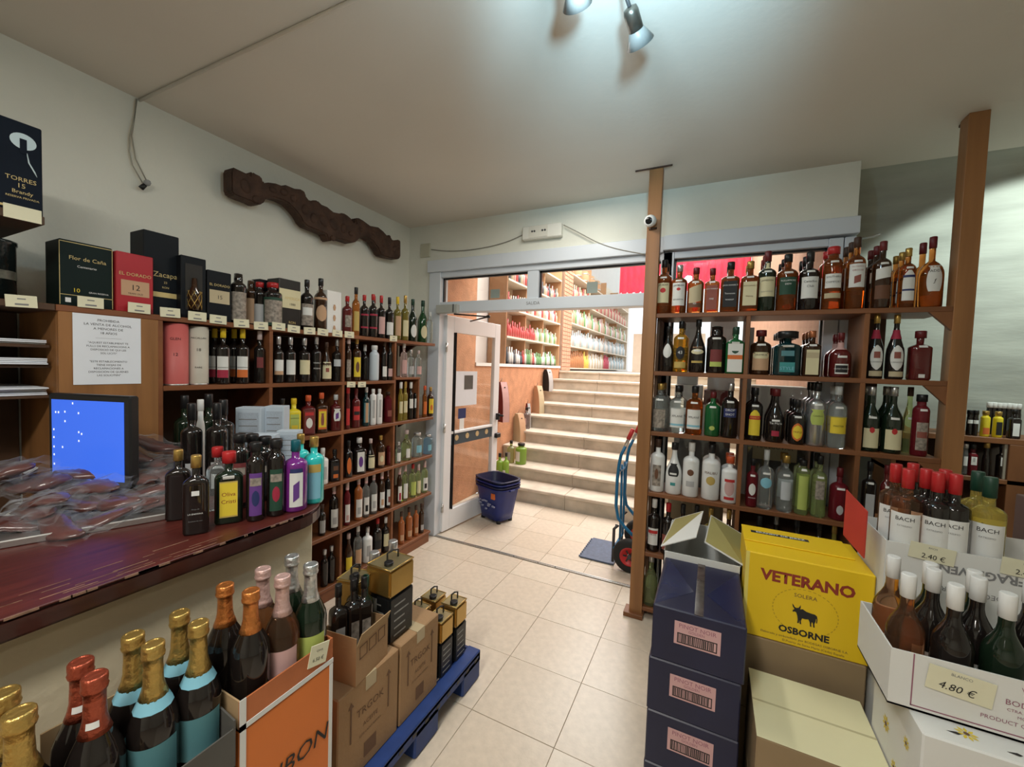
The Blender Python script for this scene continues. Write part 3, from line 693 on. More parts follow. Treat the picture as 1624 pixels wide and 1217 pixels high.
for k in range(14):
    x = rnd.uniform(-.11, .11); z = rnd.uniform(.12, .22); w = rnd.uniform(.006, .02); sb.box(x - w, x + w, -.135 - z * .10, -.121 - z * .10, z - .006, z + .006)
stuff(sb.build('worn_print', M('worn_print', (.35, .38, .55), .6, noise=.5, nscale=60), t))
B().box(.08, .125, -.158, -.14, .26, .315).build('orange_mark', LB['orange'], t)

# hand truck parked behind the wooden post
t = thing('hand_truck', 'blue steel hand truck with red grips and black wheels by the wooden post', 'hand truck', (-.60, 3.34, 0))
o0 = Vector(t.location)
def hp(px, py, y): return on(1, px, py, y) - o0
near = [hp(1005, 851, 3.30), hp(992, 838, 3.30), hp(980, 822, 3.30), hp(977, 802, 3.30), hp(979, 760, 3.30), hp(982, 736, 3.30), hp(985, 722, 3.30), hp(992, 708, 3.30)]
B().tube(near, .013, 10).build('near_rail', BLUEM, t)
B().tube([near[-1], hp(1000, 690, 3.30)], .0135, 10).build('worn_tube', STEEL, t)
B().tube([hp(996.5, 697, 3.30), hp(1004, 681, 3.30)], .017, 10).build('red_grip', REDP, t)
far = [Vector((v.x, v.y + .36, v.z)) for v in near]
B().tube(far, .013, 10).build('far_rail', BLUEM, t)
B().tube([far[-1], far[-1] + (hp(1000, 690, 3.30) - near[-1])], .0135, 10).build('worn_tube', STEEL, t)
B().tube([far[-1] + (hp(997, 696, 3.30) - near[-1]), far[-1] + (hp(1004, 681, 3.30) - near[-1])], .017, 10).build('red_grip', REDP, t)
for fy in (.12, .24): B().tube([near[5] + Vector((0, fy, -.03)), near[2] + Vector((0.0, fy, 0)), near[2] + Vector((0, fy, -.22))], .010, 8).build('slat', BLUEM, t)
arc = [near[5] + Vector((0, .36 * k / 8, -.05 - .03 * math.sin(PI * k / 8))) for k in range(9)]
B().tube(arc, .011, 8).build('cross_bar', BLUEM, t)
B().tube([near[3] + Vector((.0, .36 * k / 4, -.35)) for k in range(5)], .011, 8).build('cross_bar', BLUEM, t)
fx = hp(972, 880, 3.32).x
for fy in (0, .36): B().tube([Vector((fx + .0, fy - .02, .03)), Vector((fx + .0, fy - .02, .30)), Vector((fx + .03, fy - .02, .335)), Vector((near[3].x, fy - .02, .33))], .012, 8).build('fork_upright', DGREY, t)
tp = B(); tp.box(fx - .27, fx + .01, -.03, .40, .004, .014)
for k in range(10): tp.box(fx - .285, fx - .268, -.02 + k * .042, 0 + k * .042, .004, .014)
tp.build('toe_plate', M('toe_plate_blue', (.085, .12, .20), .5, noise=.3, nscale=40), t)
B().tube([Vector((.085, -.06, .13)), Vector((.085, .42, .13))], .012, 8).build('axle', STEEL, t)
for y in (-.07, .40):
    R = Matrix.Translation((.085, y, .132)) @ Matrix.Rotation(PI / 2, 4, 'X')
    w = B().lathe([(-.035, .075), (-.038, .10), (-.030, .124), (-.012, .132), (.012, .132), (.030, .124), (.038, .10), (.035, .075)], 28, R, cap0=False, cap1=False).build('tyre', RUBBER, t)
    h = B().lathe([(-.03, .076), (-.032, .066), (-.02, .058), (-.018, .02), (.018, .02), (.02, .058), (.032, .066), (.03, .076)], 24, R, cap0=False, cap1=False).build('rim', REDP, w)
    B().lathe([(-.045, .014), (.045, .014)], 12, R).build('hub', DGREY, w)
    sp = B()
    for k in range(6): sp.box(.022, .05, -.006, .006, .0185, .021, R @ Matrix.Rotation(k * PI / 3, 4, 'Z'))
    sp.build('rim_slot', BLACK, w)

# ------------------------------------------------------------------ window rack
YF, YR = 2.70, 2.995
ZS = [1.957, 1.596, 1.215, .826, .435, .075]
rk = thing('wall_rack', 'tall wooden bottle rack standing between two ceiling posts before the window', 'rack', (.33, YF, 0))
def rbox(name, mat, x0, x1, y0, y1, z0, z1, bev=.002): return box(name, mat, x0 - .33, x1 - .33, y0 - YF, y1 - YF, z0, z1, rk, bev)
rbox('post', PINE, -.414, -.334, YF - .005, YF + .055, 0, ZC); rbox('post', PINE, 1.022, 1.095, YF - .005, YF + .075, 0, ZC)
rbox('post_foot', WOOD, -.445, -.325, YF - .035, YF + .07, 0, .028)
for k, z in enumerate(ZS): rbox('shelf_board', WOODX, -.334, 1.022, YF, YR, z - .026, z)
for x in (.171, .703): rbox('divider', WOOD, x - .011, x + .011, YF + .001, YR - .005, .05, ZS[0] - .026)
rbox('side_board', WOODD, -.334, -.315, YF + .06, YR, 0, ZS[0] - .026); rbox('side_board', WOODD, 1.022, 1.04, YF + .08, YR, 0, .9)
rbox('back_board', WOODD, .714, .86, YR - .012, YR, ZS[1], ZS[0] - .026); rbox('back_board', WOODD, .714, .84, YR - .012, YR, ZS[2], ZS[1] - .026); rbox('back_board', WOODD, .182, 1.02, YR - .012, YR, .075, ZS[3] - .026)
for z in ZS[:3]:
    B().prism([(0, 0), (-.085, 0), (0, -.09)], 0, .02, frame3((1, 0, 0), (0, 0, 1), (1.022 - .33, .02, z - .026))).build('corner_bracket', WOOD, rk)
tag(B().box(-.50, -.28, YF - .012, YF - .004, ZC - .008, ZC).build('ceiling_stain', CARVE), 'dark wedge packed between the camera post and the ceiling', 'stain')  # thin dark strip for the stain where post meets ceiling
tag(B().box(1.03, 1.11, YF + .07, YF + .11, ZC - .012, ZC).build('ceiling_stain', CARVE), 'dark wedge packed at the top of the other rack post', 'stain')
# camera on the post
q = on(1, 1034, 349, 2.665)
t = thing('security_camera', 'small white ball security camera on the wooden rack post', 'camera', (q.x, YF - .005, q.z))
t.rotation_euler = (math.radians(12), 0, math.radians(-12))
Rm = Matrix.Translation((0, -.005, 0)) @ Matrix.Rotation(PI / 2, 4, 'X')
B().lathe([(-.004, .012), (0, .02), (.02, .034), (.04, .037), (.055, .033), (.062, .024)], 22, Rm).build('shell', C['white'], t)
B().lathe([(.060, .024), (.064, .019), (.066, .012)], 18, Rm).build('lens', M('lens_black', (.004, .004, .006), .05), t)
B().lathe([(0, .030), (.012, .030)], 18, Matrix.Translation((0, .008, -.05))).build('bracket', C['brown'], t)

INKD = GREYI
T = lambda s, z, sz, m: (s, z, sz, m)
P1 = 'top window rack shelf'
row(1, YF, ZS[0], 0, P1, 'bottles on the top shelf of the window rack', [
    (1055, 413, 24, 'std', 'whisky', 'black', [(.20, .56, .8, 'cream'), (.38, .47, .35, 'red', 'oval')], 'whisky bottle, cream label with red fruit', {'t': [T('JIM BEAM', .52, .30, INK)], 'back': 1}),
    (1079, 421, 24, 'std', 'whisky', 'silver', [(.16, .62, .85, 'white'), (.46, .52, .25, 'red', 'oval')], 'whisky bottle with large white label and pale cap', {'t': [T('JIM BEAM', .56, .34, INK), T('BOURBON', .28, .26, INK)]}),
    (1105, 425, 25, 'std', 'whisky', 'dred', [(.22, .58, .85, 'beige', 'diag'), (.12, .22, .8, 'brown')], 'bourbon bottle with slanted beige label', {'t': [T('101', .20, .3, WHITEI)]}),
    (1131, 426, 22, 'sq', 'whisky', 'dred', [(.06, .60, .85, 'rust')], 'square bottle with rust red label', {'t': [T("JACK DANIEL'S", .52, .24, WHITEI), T('FIRE', .30, .34, WHITEI)]}),
    (1160, 416, 28, 'sq', 'whisky', 'black', [(.10, .60, .85, 'black')], 'square whiskey bottle with black label', {'t': [T("JACK DANIEL'S", .52, .24, WHITEI), T('Tennessee', .36, .26, WHITEI), T('WHISKEY', .24, .22, WHITEI)], 'back': 1}),
    (1191, 415, 27, 'sq', 'whisky', 'gold', [(.12, .58, .88, 'cream')], 'square whiskey bottle with cream label', {'t': [T("JACK DANIEL'S", .50, .24, BROWNI), T('Honey', .30, .3, BROWNI)], 'back': 1}),
    (1219, 399, 28, 'wine', 'dgreen', 'dred', [(.24, .56, .95, 'cream'), (.70, .80, .5, 'cream')], 'dark green whiskey bottle with cream label', {'t': [T('JAMESON', .50, .32, INK), T('IRISH WHISKEY', .32, .2, GREYI)], 'back': 2}),
    (1251, 404, 33, 'std', 'whisky', 'black', [(.28, .58, .85, 'dgreen')], 'whiskey bottle with dark green label', {'t': [T('TULLAMORE', .52, .26, WHITEI), T('DEW', .46, .26, WHITEI)], 'back': 2}),
    (1286, 400, 32, 'wine', 'dark', 'black', [(.20, .56, .9, 'white')], 'dark whisky bottle with white label and black cap', {'t': [T('Canadian', .48, .36, INK), T('Club', .40, .36, INK)], 'back': 2}),
    (1323, 392, 31, 'stub', 'whisky', 'red', [(.34, .56, .9, 'white'), (.18, .26, .9, 'beige')], 'wide amber bottle with red cap and white label', {'t': [T('SOUTHERN', .51, .30, INK), T('COMFORT', .43, .32, INK)], 'back': 1}),
    (1361, 377, 31, 'std', 'amber', 'brown', [(.30, .62, .9, 'white'), (.36, .46, .35, 'rust', 'diag')], 'tall whisky bottle with red bird emblem', {'t': [T('The FAMOUS', .58, .22, REDI), T('GROUSE', .53, .3, REDI)], 'back': 2}),
    (1402, 383, 31, 'std', 'brown', 'dred', [(.44, .60, .9, 'white', 'diag'), (.14, .34, .85, 'brown')], 'dark whisky bottle with slanted silver label', {'back': 2}),
    (1442, 394, 28, 'std', 'amber', 'gold', [(.12, .62, .75, 'white', 'arch'), (.50, .54, .72, 'navy'), (.28, .31, .72, 'navy')], 'whisky bottle with arched white label and gold cap', {'back': 2}),
    (1481, 376, 42, 'round', 'amber', 'dred', [(.22, .58, .62, 'white', 'shield')], 'large amber whiskey bottle with shield shaped label', {'t': [T('PADDY', .50, .36, INK), T('ƒ', .36, .5, INK)], 'back': 1}),
], tags=True)
P2 = 'second window rack shelf'
row(1, YF, ZS[1], 0, P2, 'bottles on the second shelf of the window rack', [
    (1061, 518, 20, 'slope', 'dark', 'black', [(.30, .62, .7, 'white', 'oval')], 'dark bottle with white oval label', {'back': 1}),
    (1082, 510, 23, 'std', 'gold', 'black', [(.25, .50, .6, 'black', 'oval'), (.08, .2, .8, 'gold')], 'golden liqueur bottle with black round label', {'t': [T('43', .38, .62, WHITEI)], 'back': 1}),
    (1109, 507, 25, 'slope', 'dark', 'black', [(.34, .44, .8, 'cream', 'oval'), (.18, .22, .7, 'gold')], 'black sloping cream liqueur bottle', {'t': [T('BAILEYS', .47, .34, LB['tan'])]}),
    (1138, 518, 30, 'jar', 'dark', 'green', [(.14, .50, .6, 'dred'), (.14, .24, .6, 'lime')], 'squat dark bottle with lime green label band', {'wide': .7}),
    (1168, 519, 29, 'sqflask', 'jgreen', 'green', [(.04, .64, .9, 'white'), (.31, .40, .9, 'orange'), (.43, .60, .42, 'dgreen', 'oval')], 'flat green herbal liqueur bottle with orange band', {'back': 1}),
    (1208, 524, 32, 'std', 'brown', 'dred', [(.10, .48, .85, 'tan'), (.36, .50, .8, 'cream', 'shield')], 'rounded dark bottle with tan label', {'t': [T('DRAMBUIE', .44, .25, INK)], 'wide': 1.5}),
    (1250, 526, 42, 'sqflask', 'teal', 'black', [(.08, .30, .6, 'aqua'), (.44, .56, .5, 'teal')], 'big dark teal squat bottle with black stopper', {'t': [T('STYLE', .16, .4, LB['lblue'])], 'wide': 2.6, 'back': 2}),
    (1289, 525, 28, 'sq', 'brown', 'copper', [(.04, .58, .8, 'cream'), (.40, .52, .78, 'beige')], 'square brown orange liqueur bottle, cream label', {'back': 2}),
    (1335, 528, 35, 'round', 'red', 'dred', [(.08, .30, .6, 'white'), (.11, .27, .55, 'black')], 'dark red bulbous bottle with black framed label', {'t': [T('GRAND MARNIER', .19, .17, WHITEI)], 'back': 1, 'collar': (.62, .78, 'pink')}),
    (1392, 499, 28, 'slope', 'dark', 'gold', [(.14, .52, .75, 'white', 'oval'), (.04, .12, .8, 'beige'), (.32, .42, .35, 'rust')], 'dark bottle, white oval label, gold cap', {'t': [T('CANASTA', .26, .28, INK)], 'collar': (.62, .76, 'crimson')}),
    (1424, 499, 30, 'slope', 'dark', 'gold', [(.14, .52, .75, 'white', 'oval'), (.04, .12, .8, 'beige'), (.32, .42, .35, 'rust')], 'twin dark bottle with white oval label', {'t': [T('CANASTA', .26, .28, INK)], 'collar': (.62, .76, 'crimson')}),
    (1461, 525, 35, 'sq', 'red', 'dred', [(.05, .12, .3, 'white')], 'squat dark bottle with wide red cap', {'wide': 1.5}),
], tags=True)
P3 = 'third window rack shelf'
row(1, YF, ZS[2], 0, P3, 'bottles on the third shelf of the window rack', [
    (1049, 608, 27, 'std', 'clear', 'gold', [(.08, .46, .7, 'pattern')], 'clear bottle with printed label and gold cap', {'back': 1}),
    (1077, 612, 26, 'std', 'clear', 'black', [(.12, .52, .85, 'white'), (.16, .2, .8, 'lblue')], 'clear bottle, white label with blue wave', {'t': [T('XPLANE', .36, .36, INK)], 'back': 1}),
    (1103, 613, 26, 'std', 'amber', 'black', [(.12, .52, .85, 'white'), (.16, .2, .8, 'lblue')], 'amber bottle, white label and black cap', {'t': [T('XPLANE', .36, .36, INK)], 'back': 1}),
    (1132, 622, 24, 'std', 'jgreen', 'dred', [(.14, .24, .35, 'lime', 'oval')], 'short bright green bottle', {'back': 1}),
    (1160, 608, 26, 'std', 'dark', 'silver', [(.38, .54, .8, 'navy')], 'tall black bottle with pale lettering', {'t': [T('DROP', .51, .42, WHITEI), T('SHOT', .43, .42, WHITEI)]}),
    (1199, 615, 25, 'std', 'dark', 'black', [(.10, .58, .72, 'yellow', 'arch'), (.40, .47, .7, 'red')], 'dark coffee liqueur bottle with yellow label', {'t': [T('KAHLUA', .435, .28, LB['yellow'])], 'back': 1}),
    (1232, 617, 29, 'slope', 'dark', 'dred', [(.12, .22, .4, 'crimson')], 'sloping black bottle with dark red cap', {'t': [T('Tia Maria', .36, .36, WHITEI)], 'back': 1, 'wide': 1.5}),
    (1266, 634, 26, 'squat', 'dark', 'black', [(.08, .48, .7, 'orange', 'oval'), (.13, .43, .58, 'yellow', 'oval')], 'short dark bottle with round yellow label', {'t': [T('TRIPLE', .28, .36, REDI)], 'back': 2}),
    (1298, 607, 29, 'std', 'silver', 'black', [(.34, .58, .8, 'lime', 'shield')], 'silver bottle with yellow green label', {'t': [T('Caballero', .48, .26, INK)], 'back': 2}),
    (1331, 613, 30, 'std', 'clear', 'clear', [(.24, .50, .9, 'yellow')], 'clear bottle with yellow label', {'t': [T('MASTER', .36, .3, INK)], 'back': 1}),
    (1384, 613, 31, 'burg', 'dgreen', 'silver', [(.06, .36, .85, 'cream'), (.29, .38, .26, 'red', 'oval')], 'dark cream labelled bottle with red seal', {'back': 1}),
    (1419, 614, 34, 'burg', 'dgreen', 'silver', [(.06, .36, .85, 'cream'), (.29, .38, .26, 'red', 'oval')], 'twin cream labelled bottle with red seal', {'back': 1}),
    (1445, 614, 19, 'burg', 'paleg', 'brown', [], 'clear green bottle set further back', {'in': .08}),
    (1463, 626, 28, 'stub', 'ruby', 'black', [(.1, .55, .7, 'pattern'), (.3, .4, .6, 'rust')], 'dark patterned bottle with reddish print', {}),
], tags=True)
P4 = 'fourth window rack shelf'
row(1, YF, ZS[3], 0, P4, 'bottles on the fourth shelf of the window rack', [
    (1045, 696, 22, 'can', 'white', 'brown', [(.12, .52, .6, 'pattern'), (.25, .45, .25, 'brown', 'oval')], 'white bottle with brown picture label', {}),
    (1071, 702, 25, 'slope', 'white', 'black', [(.36, .60, .75, 'black', 'shield'), (.18, .24, .3, 'aqua')], 'white bottle with black shield label', {'wide': 1.4}),
    (1098, 702, 25, 'can', 'white', 'white', [(.40, .52, .4, 'brown', 'oval'), (.2, .3, .5, 'grey')], 'white bottle with white cap and coconut print', {}),
    (1130, 705, 28, 'can', 'white', 'black', [(.28, .44, .5, 'gold', 'oval')], 'wide white coconut rum bottle with palm print', {'t': [T('MALIBU', .50, .42, BROWNI)], 'back': 1}),
    (1159, 723, 26, 'can', 'white', 'orange', [(.16, .50, .6, 'pink', 'oval'), (.46, .52, .6, 'red'), (.08, .14, .6, 'red')], 'white bottle with bright orange red cap', {'wide': 1.5, 'back': 1}),
    (1195, 728, 18, 'std', 'ruby', 'black', [(.25, .5, .6, 'white', 'oval')], 'slim dark red bottle with small white emblem', {'t': [T('HAVANA', .2, .3, WHITEI)]}),
    (1217, 713, 26, 'squat', 'clear', 'clear', [(.36, .54, .7, 'lblue', 'oval')], 'clear round bottle with blue grey label', {}),
    (1248, 722, 25, 'std', 'clear', 'gold', [(.22, .54, .6, 'silver')], 'clear bottle with pale gold cap', {'back': 1, 'wide': 1.5}),
    (1275, 730, 22, 'cyl', 'paleg', 'black', [(.10, .72, .7, 'lime')], 'pale green cylinder bottle with light label', {'back': 1}),
    (1302, 723, 24, 'std', 'paleg', 'black', [(.3, .6, .6, 'pattern')], 'clear green tinted bottle with dark label', {'back': 1}),
    (1333, 742, 30, 'squat', 'ruby', 'dred', [(.12, .30, .35, 'grey', 'oval')], 'squat dark ruby bottle with grey emblem', {}),
    (1381, 732, 22, 'sq', 'dark', 'black', [(.12, .5, .7, 'grey')], 'dark square bottle with grey label', {}),
    (1408, 738, 20, 'std', 'red', 'dred', [], 'plain dark red bottle', {}),
], tags=True)
P5 = 'fifth window rack shelf'
row(1, YF, ZS[4], 0, P5, 'bottles on the fifth shelf of the window rack', [
    (1039, 791, 20, 'wine', 'dark', 'white', [(.14, .46, .8, 'white'), (.36, .42, .75, 'red')], 'dark wine bottle with white and red label', {'t': [T('PIKAS', .34, .4, REDI)]}),
    (1061, 798, 20, 'wine', 'dark', 'red', [(.1, .4, .8, 'rust')], 'dark wine bottle with red cap', {}),
    (1084, 800, 19, 'wine', 'dark', 'black', [(.5, .6, .6, 'white')], 'dark wine bottle with narrow white band', {}),
    (1106, 802, 19, 'wine', 'brown', 'black', [(.1, .4, .7, 'brown')], 'brown wine bottle with black cap', {}),
    (1128, 806, 20, 'wine', 'yg', 'gold', [(.1, .4, .7, 'cream')], 'olive bottle with gold cap', {}),
    (1157, 808, 20, 'wine', 'brown', 'gold', [(.1, .4, .7, 'cream')], 'brown bottle with pale gold cap', {}),
    (1205, 818, 22, 'wine', 'dark', 'black', [(.5, .6, .6, 'grey')], 'dark bottle behind the yellow carton', {}),
    (1232, 816, 20, 'wine', 'dark', 'silver', [], 'dark bottle with pale neck behind the yellow carton', {'in': .05}),
    (1265, 822, 24, 'std', 'dark', 'black', [(.5, .6, .6, 'grey')], 'dark bottle with grey band behind yellow carton', {}),
    (1300, 826, 24, 'std', 'dark', 'black', [], 'plain dark bottle behind yellow carton', {}),
    (1324, 832, 18, 'std', 'yg', 'gold', [], 'olive bottle with gold cap behind yellow carton', {}),
], tags=False)
row(1, YF, ZS[5], 0, 'lowest window rack shelf', 'bottles on the lowest shelf of the window rack', [
    (1034, 880, 21, 'burg', 'paleg', 'silver', [], 'clear empty looking bottle', {}),
    (1056, 884, 20, 'burg', 'dgreen', 'black', [], 'dark green bottle', {}),
], tags=False)

# cartons and crates stacked outside behind the window pane
def carton(name, label, x0, x1, y0, y1, z0, z1, mat, group=None, seam=None, rz=0):
    t = thing(name, label, 'box', ((x0 + x1) / 2, (y0 + y1) / 2, z0), rz, group)
    w, d, h = x1 - x0, y1 - y0, z1 - z0
    B().box(-w / 2, w / 2, -d / 2, d / 2, 0, h).build('carton_body', mat, t, .004)
    if seam: B().box(-w / 2 - .001, w / 2 + .001, -.022, .022, h - .06, h + .0015).build('tape', seam, t)
    return t
TAPE = M('clear_tape', (.45, .36, .22), .25, noise=.1)
for i, (x0, x1, y0, y1, z0, z1, m, l) in enumerate([
        (-.26, .12, 3.34, 3.66, 0, .62, CARDD, 'tan carton at the bottom of the pile outside the window'), (-.24, .14, 3.34, 3.64, .62, 1.16, GREYC, 'dark grey carton in the middle of pile outside the window'),
        (-.25, -.06, 3.32, 3.6, 1.16, 1.50, WCARD, 'white carton on the pile outside the window'), (-.05, .145, 3.32, 3.6, 1.16, 1.36, WCARD, 'low white carton beside the maroon one outside the window'),
        (-.05, .145, 3.33, 3.6, 1.36, 1.47, LB['dred'], 'maroon carton lying on the low white carton outside the window'), (-.24, -.10, 3.34, 3.6, 1.50, 2.0, LB['grey'], 'grey carton topping the pile outside the window'),
        (-.03, .145, 3.34, 3.6, 1.47, 1.97, M('pale_print', (.62, .56, .56), .7, noise=.15), 'pale printed carton above the maroon carton outside the window'), (.22, .585, 3.30, 3.6, 0, 1.18, GREYC, 'tall dark carton outside behind the window'),
        (.22, .58, 3.30, 3.56, 1.18, 1.52, M('pale_carton2', (.55, .54, .50), .7, noise=.1), 'wide pale carton on the tall dark carton outside')]):
    carton('carton', l, x0, x1, y0, y1, z0, z1, m)
sheet(.24, .12, 'sign_paper', PAPER, wn, (.18, .02, 1.11)); text('HANGOVAR', .035, INK, wn, (.18, .018, 1.135))

# ------------------------------------------------------------------ bottle shelf in the recess
rs = thing('recess_shelf', 'low dark wooden shelf unit against the shaded recess wall', 'shelf unit', (1.5, 3.08, 0))
def sbox(name, mat, x0, x1, y0, y1, z0, z1): return box(name, mat, x0 - 1.5, x1 - 1.5, y0 - 3.08, y1 - 3.08, z0, z1, rs, .002)
sbox('shelf_board', WOOD, .95, 2.1, 3.08, 3.39, 1.272, 1.302); sbox('shelf_board', WOOD, .95, 2.1, 3.08, 3.39, 1.058, 1.083); sbox('divider', WOOD, 1.425, 1.51, 3.08, 3.39, 0, 1.272); sbox('side_board', WOOD, .95, .975, 3.08, 3.39, 0, 1.272)
sbox('back_board', WOODD, .975, 2.1, 3.38, 3.395, 0, 1.272); sbox('lining', M('shelf_lining', (.34, .31, .25), .8, noise=.1), 1.412, 1.425, 3.09, 3.37, 1.083, 1.272)
row(1, 3.08, 1.302, 0, 'upper recess shelf', 'bottles on the upper recess shelf', [
    (1511, 646, 8, 'wine', 'dark', 'black', [(.48, .62, .9, 'white')], 'small dark bottle with white band', {'back': 1}),
    (1519, 646, 8, 'wine', 'dark', 'black', [(.48, .62, .9, 'white')], 'next small dark bottle with white band', {'back': 1}),
    (1527, 647, 8, 'wine', 'dark', 'black', [(.48, .62, .9, 'white')], 'another small dark bottle with white band', {'back': 1}),
    (1539, 652, 8, 'wine', 'dark', 'black', [(.48, .62, .9, 'white')], 'dark bottle with brighter white band', {}),
    (1548, 654, 8, 'wine', 'dark', 'black', [(.48, .62, .9, 'white')], 'dark bottle beside the yellow ones', {}),
    (1564, 652, 16, 'jar', 'yellow', 'gold', [(.1, .35, .7, 'orange')], 'small yellow jar with orange band', {}),
    (1584, 653, 17, 'jar', 'yellow', 'gold', [(.1, .6, .6, 'black')], 'yellow jar with black label', {}),
    (1610, 650, 20, 'sq', 'dark', 'black', [(.1, .7, .6, 'white')], 'square dark bottle with white label', {}),
])
row(1, 3.24, 1.302, 0, 'back of upper recess shelf', 'white capped bottles at the back of the recess shelf', [
    (px, 638 + (px - 1570) * .06, 8, 'wine', 'dark', 'white', [], 'white capped dark bottle', {}) for px in (1570, 1577, 1585, 1592, 1600, 1608, 1616)])
row(1, 3.08, 1.083, 0, 'lower recess shelf', 'bottles on the lower recess shelf', [
    (1513, 700, 14, 'sq', 'dark', 'black', [(.35, .85, .7, 'white')], 'dark bottle, tall white label', {}),
    (1532, 704, 10, 'std', 'clear', 'silver', [(.3, .6, .7, 'white')], 'slim clear bottle', {}),
    (1544, 705, 15, 'sq', 'ruby', 'black', [(.35, .72, .7, 'white'), (.45, .58, .25, 'grey')], 'dark red bottle, white label', {}),
    (1566, 702, 13, 'round', 'dark', 'gold', [], 'dark round bottle with pale neck', {}),
    (1591, 706, 17, 'sq', 'dark', 'black', [(.38, .75, .7, 'white')], 'wide dark bottle, white label', {}),
])

# ------------------------------------------------------------------ long shelf unit on the left wall
XF = -2.2
ZL = [1.772, 1.456, 1.127, .787, .452, .10]
lu = thing('bottle_shelf', 'long brown wooden bottle shelf unit along the plain left wall', 'shelf unit', (XF, 1.8, 0))
def lbox(name, mat, x0, x1, y0, y1, z0, z1, bev=.002): return box(name, mat, x0 - XF, x1 - XF, y0 - 1.8, y1 - 1.8, z0, z1, lu, bev)
LY = [.94, 1.447, 1.944, 2.437]
lbox('back_panel', WOODD, -2.61, -2.595, .63, 2.90, 0, 1.745)
lbox('shelf_board', LWOOD, -2.6, XF, .62, 2.93, ZL[0] - .024, ZL[0])
lbox('shelf_board', LWOOD, -2.6, XF, .95, LY[3], ZL[1] - .022, ZL[1])
lbox('shelf_board', LWOOD, -2.6, XF, LY[3], 2.74, ZL[1] + .004, ZL[1] + .024)
for k in (2, 3, 4): lbox('shelf_board', LWOOD, -2.6, XF, .95, 2.93, ZL[k] - .024, ZL[k])
lbox('shelf_board', LWOOD, -2.6, XF, .95, 2.93, ZL[5] - .022, ZL[5]); lbox('plinth', LWOOD, -2.6, XF - .01, .95, 2.92, 0, ZL[5] - .022)
for y in LY: lbox('divider', LWOOD, -2.595, XF - .002, y - .010, y + .010, .02, ZL[0] - .024)
lbox('divider', LWOOD, -2.595, XF - .004, 2.72, 2.736, ZL[2], ZL[1] + .004)
lbox('front_panel', PANEL, XF - .02, XF, .625, .932, 0, ZL[0] - .024, .002); lbox('side_panel', PANEL, -2.6, XF - .02, .625, .645, 0, ZL[0] - .024)
for k in (0, 2, 3, 4):
    B().prism([(0, 0), (.18, 0), (0, -.10)], 0, .02, frame3((1, 0, 0), (0, 0, 1), (-.36, 2.90 - 1.8, ZL[k] - .024))).build('end_bracket', WOODD, lu)
# price tags along the top shelf edge
tg = bmesh_cached(('tag', 'left'), lambda: B().box(-.037, .037, -.002, .002, -.021, .021).mesh('price_tag', PAPER))
tgt = bmesh_cached(('tagline', 'left'), lambda: B().box(-.016, .016, -.0028, -.002, -.014, -.008).box(-.010, .010, -.0028, -.002, .006, .010).mesh('price_print', GREYI))
for k, (px, py, s) in enumerate([(34, 478, 1), (144, 480, 1), (221, 489, 1), (270, 496, 1), (313, 502, 1), (346, 507, 1), (383, 513, 1), (414, 517, 1), (442, 518, 1), (466, 522, 1), (491, 525, 1), (512, 527, 1), (535, 529, 1), (554, 531, 1), (624, 537, 1), (557, 610, .9), (574, 610, .9)]):
    q = on(0, px, py, XF + .004)
    o = obj('price_tag', tg, lu); o.location = q - Vector((XF, 1.8, 0)); o.rotation_euler = (rnd.uniform(-.03, .03), rnd.uniform(-.05, .05), PI / 2 - .05); o.scale = (s, 1, s)
    p = obj('price_print', tgt, o)
# notice on the panel
y0, y1 = on(0, 115, 550, XF).y, on(0, 223, 560, XF).y; zt, zb = on(0, 150, 499, XF).z, on(0, 150, 610, XF).z
t = thing('notice', 'white printed age limit notice taped to the brown side panel', 'notice', (XF + .002, (y0 + y1) / 2, (zt + zb) / 2))
NW, NH = y1 - y0, zt - zb
sheet(NW, NH, 'paper', PAPERW, t, (0, 0, 0), (0, 1, 0))
for k, (s, z, sz) in enumerate([('PROHIBIDA', .42, .021), ('LA VENTA DE ALCOHOL', .36, .021), ('A MENORES DE', .30, .021), ('18 AÑOS', .24, .021), ('______________', .185, .018), ('"AQUEST ESTABLIMENT TE', .10, .0165), ('FULLS DE RECLAMACIONS A', .05, .0165), ('DISPOSICIÓ DE QUI LES', .0, .0165), ('SOL·LICITI"', -.05, .0165),
                                ('"ESTE ESTABLECIMIENTO', -.17, .0165), ('TIENE HOJAS DE', -.22, .0165), ('RECLAMACIONES A', -.27, .0165), ('DISPOSICIÓN DE QUIENES', -.32, .0165), ('LAS SOLICITEN"', -.37, .0165)]):
    text(s, sz * .70 * NH / .31, INK, t, (.0012, 0, z * NH), (0, 1, 0))
# continuation of the shelving further along the wall
t = thing('wall_cabinet', 'narrow shelving with stacked papers beside the brown side panel', 'cabinet', (-2.4, .3, 0))
def cbx(name, mat, x0, x1, y0, y1, z0, z1): return box(name, mat, x0 + 2.4, x1 + 2.4, y0 - .3, y1 - .3, z0, z1, t, .002)
cbx('shelf_board', WOODD, -2.6, XF, -.6, .618, 1.748, 1.772); cbx('back_panel', WOODD, -2.61, -2.6, .30, .62, .9, 1.90)
for z in (1.62, 1.545, 1.43): cbx('shelf_board', WOODD, -2.6, -2.26, .47, .62, z - .012, z)
cbx('wall_lining', M('lining_board', (.33, .31, .24), .8, noise=.2, nscale=6), -2.6, -2.58, -.6, .36, .8, 1.74)
cbx('inner_panel', WOODD, -2.59, -2.4, .355, .38, .8, 1.55)
tag(B().tube([Vector((-2.45, .30, 1.745)), Vector((-2.44, .285, 1.4)), Vector((-2.42, .22, 1.05))], .006, 6).build('black_cable', BLACK), 'black cable hanging below the shelf with the glossy dark tin', 'cable')
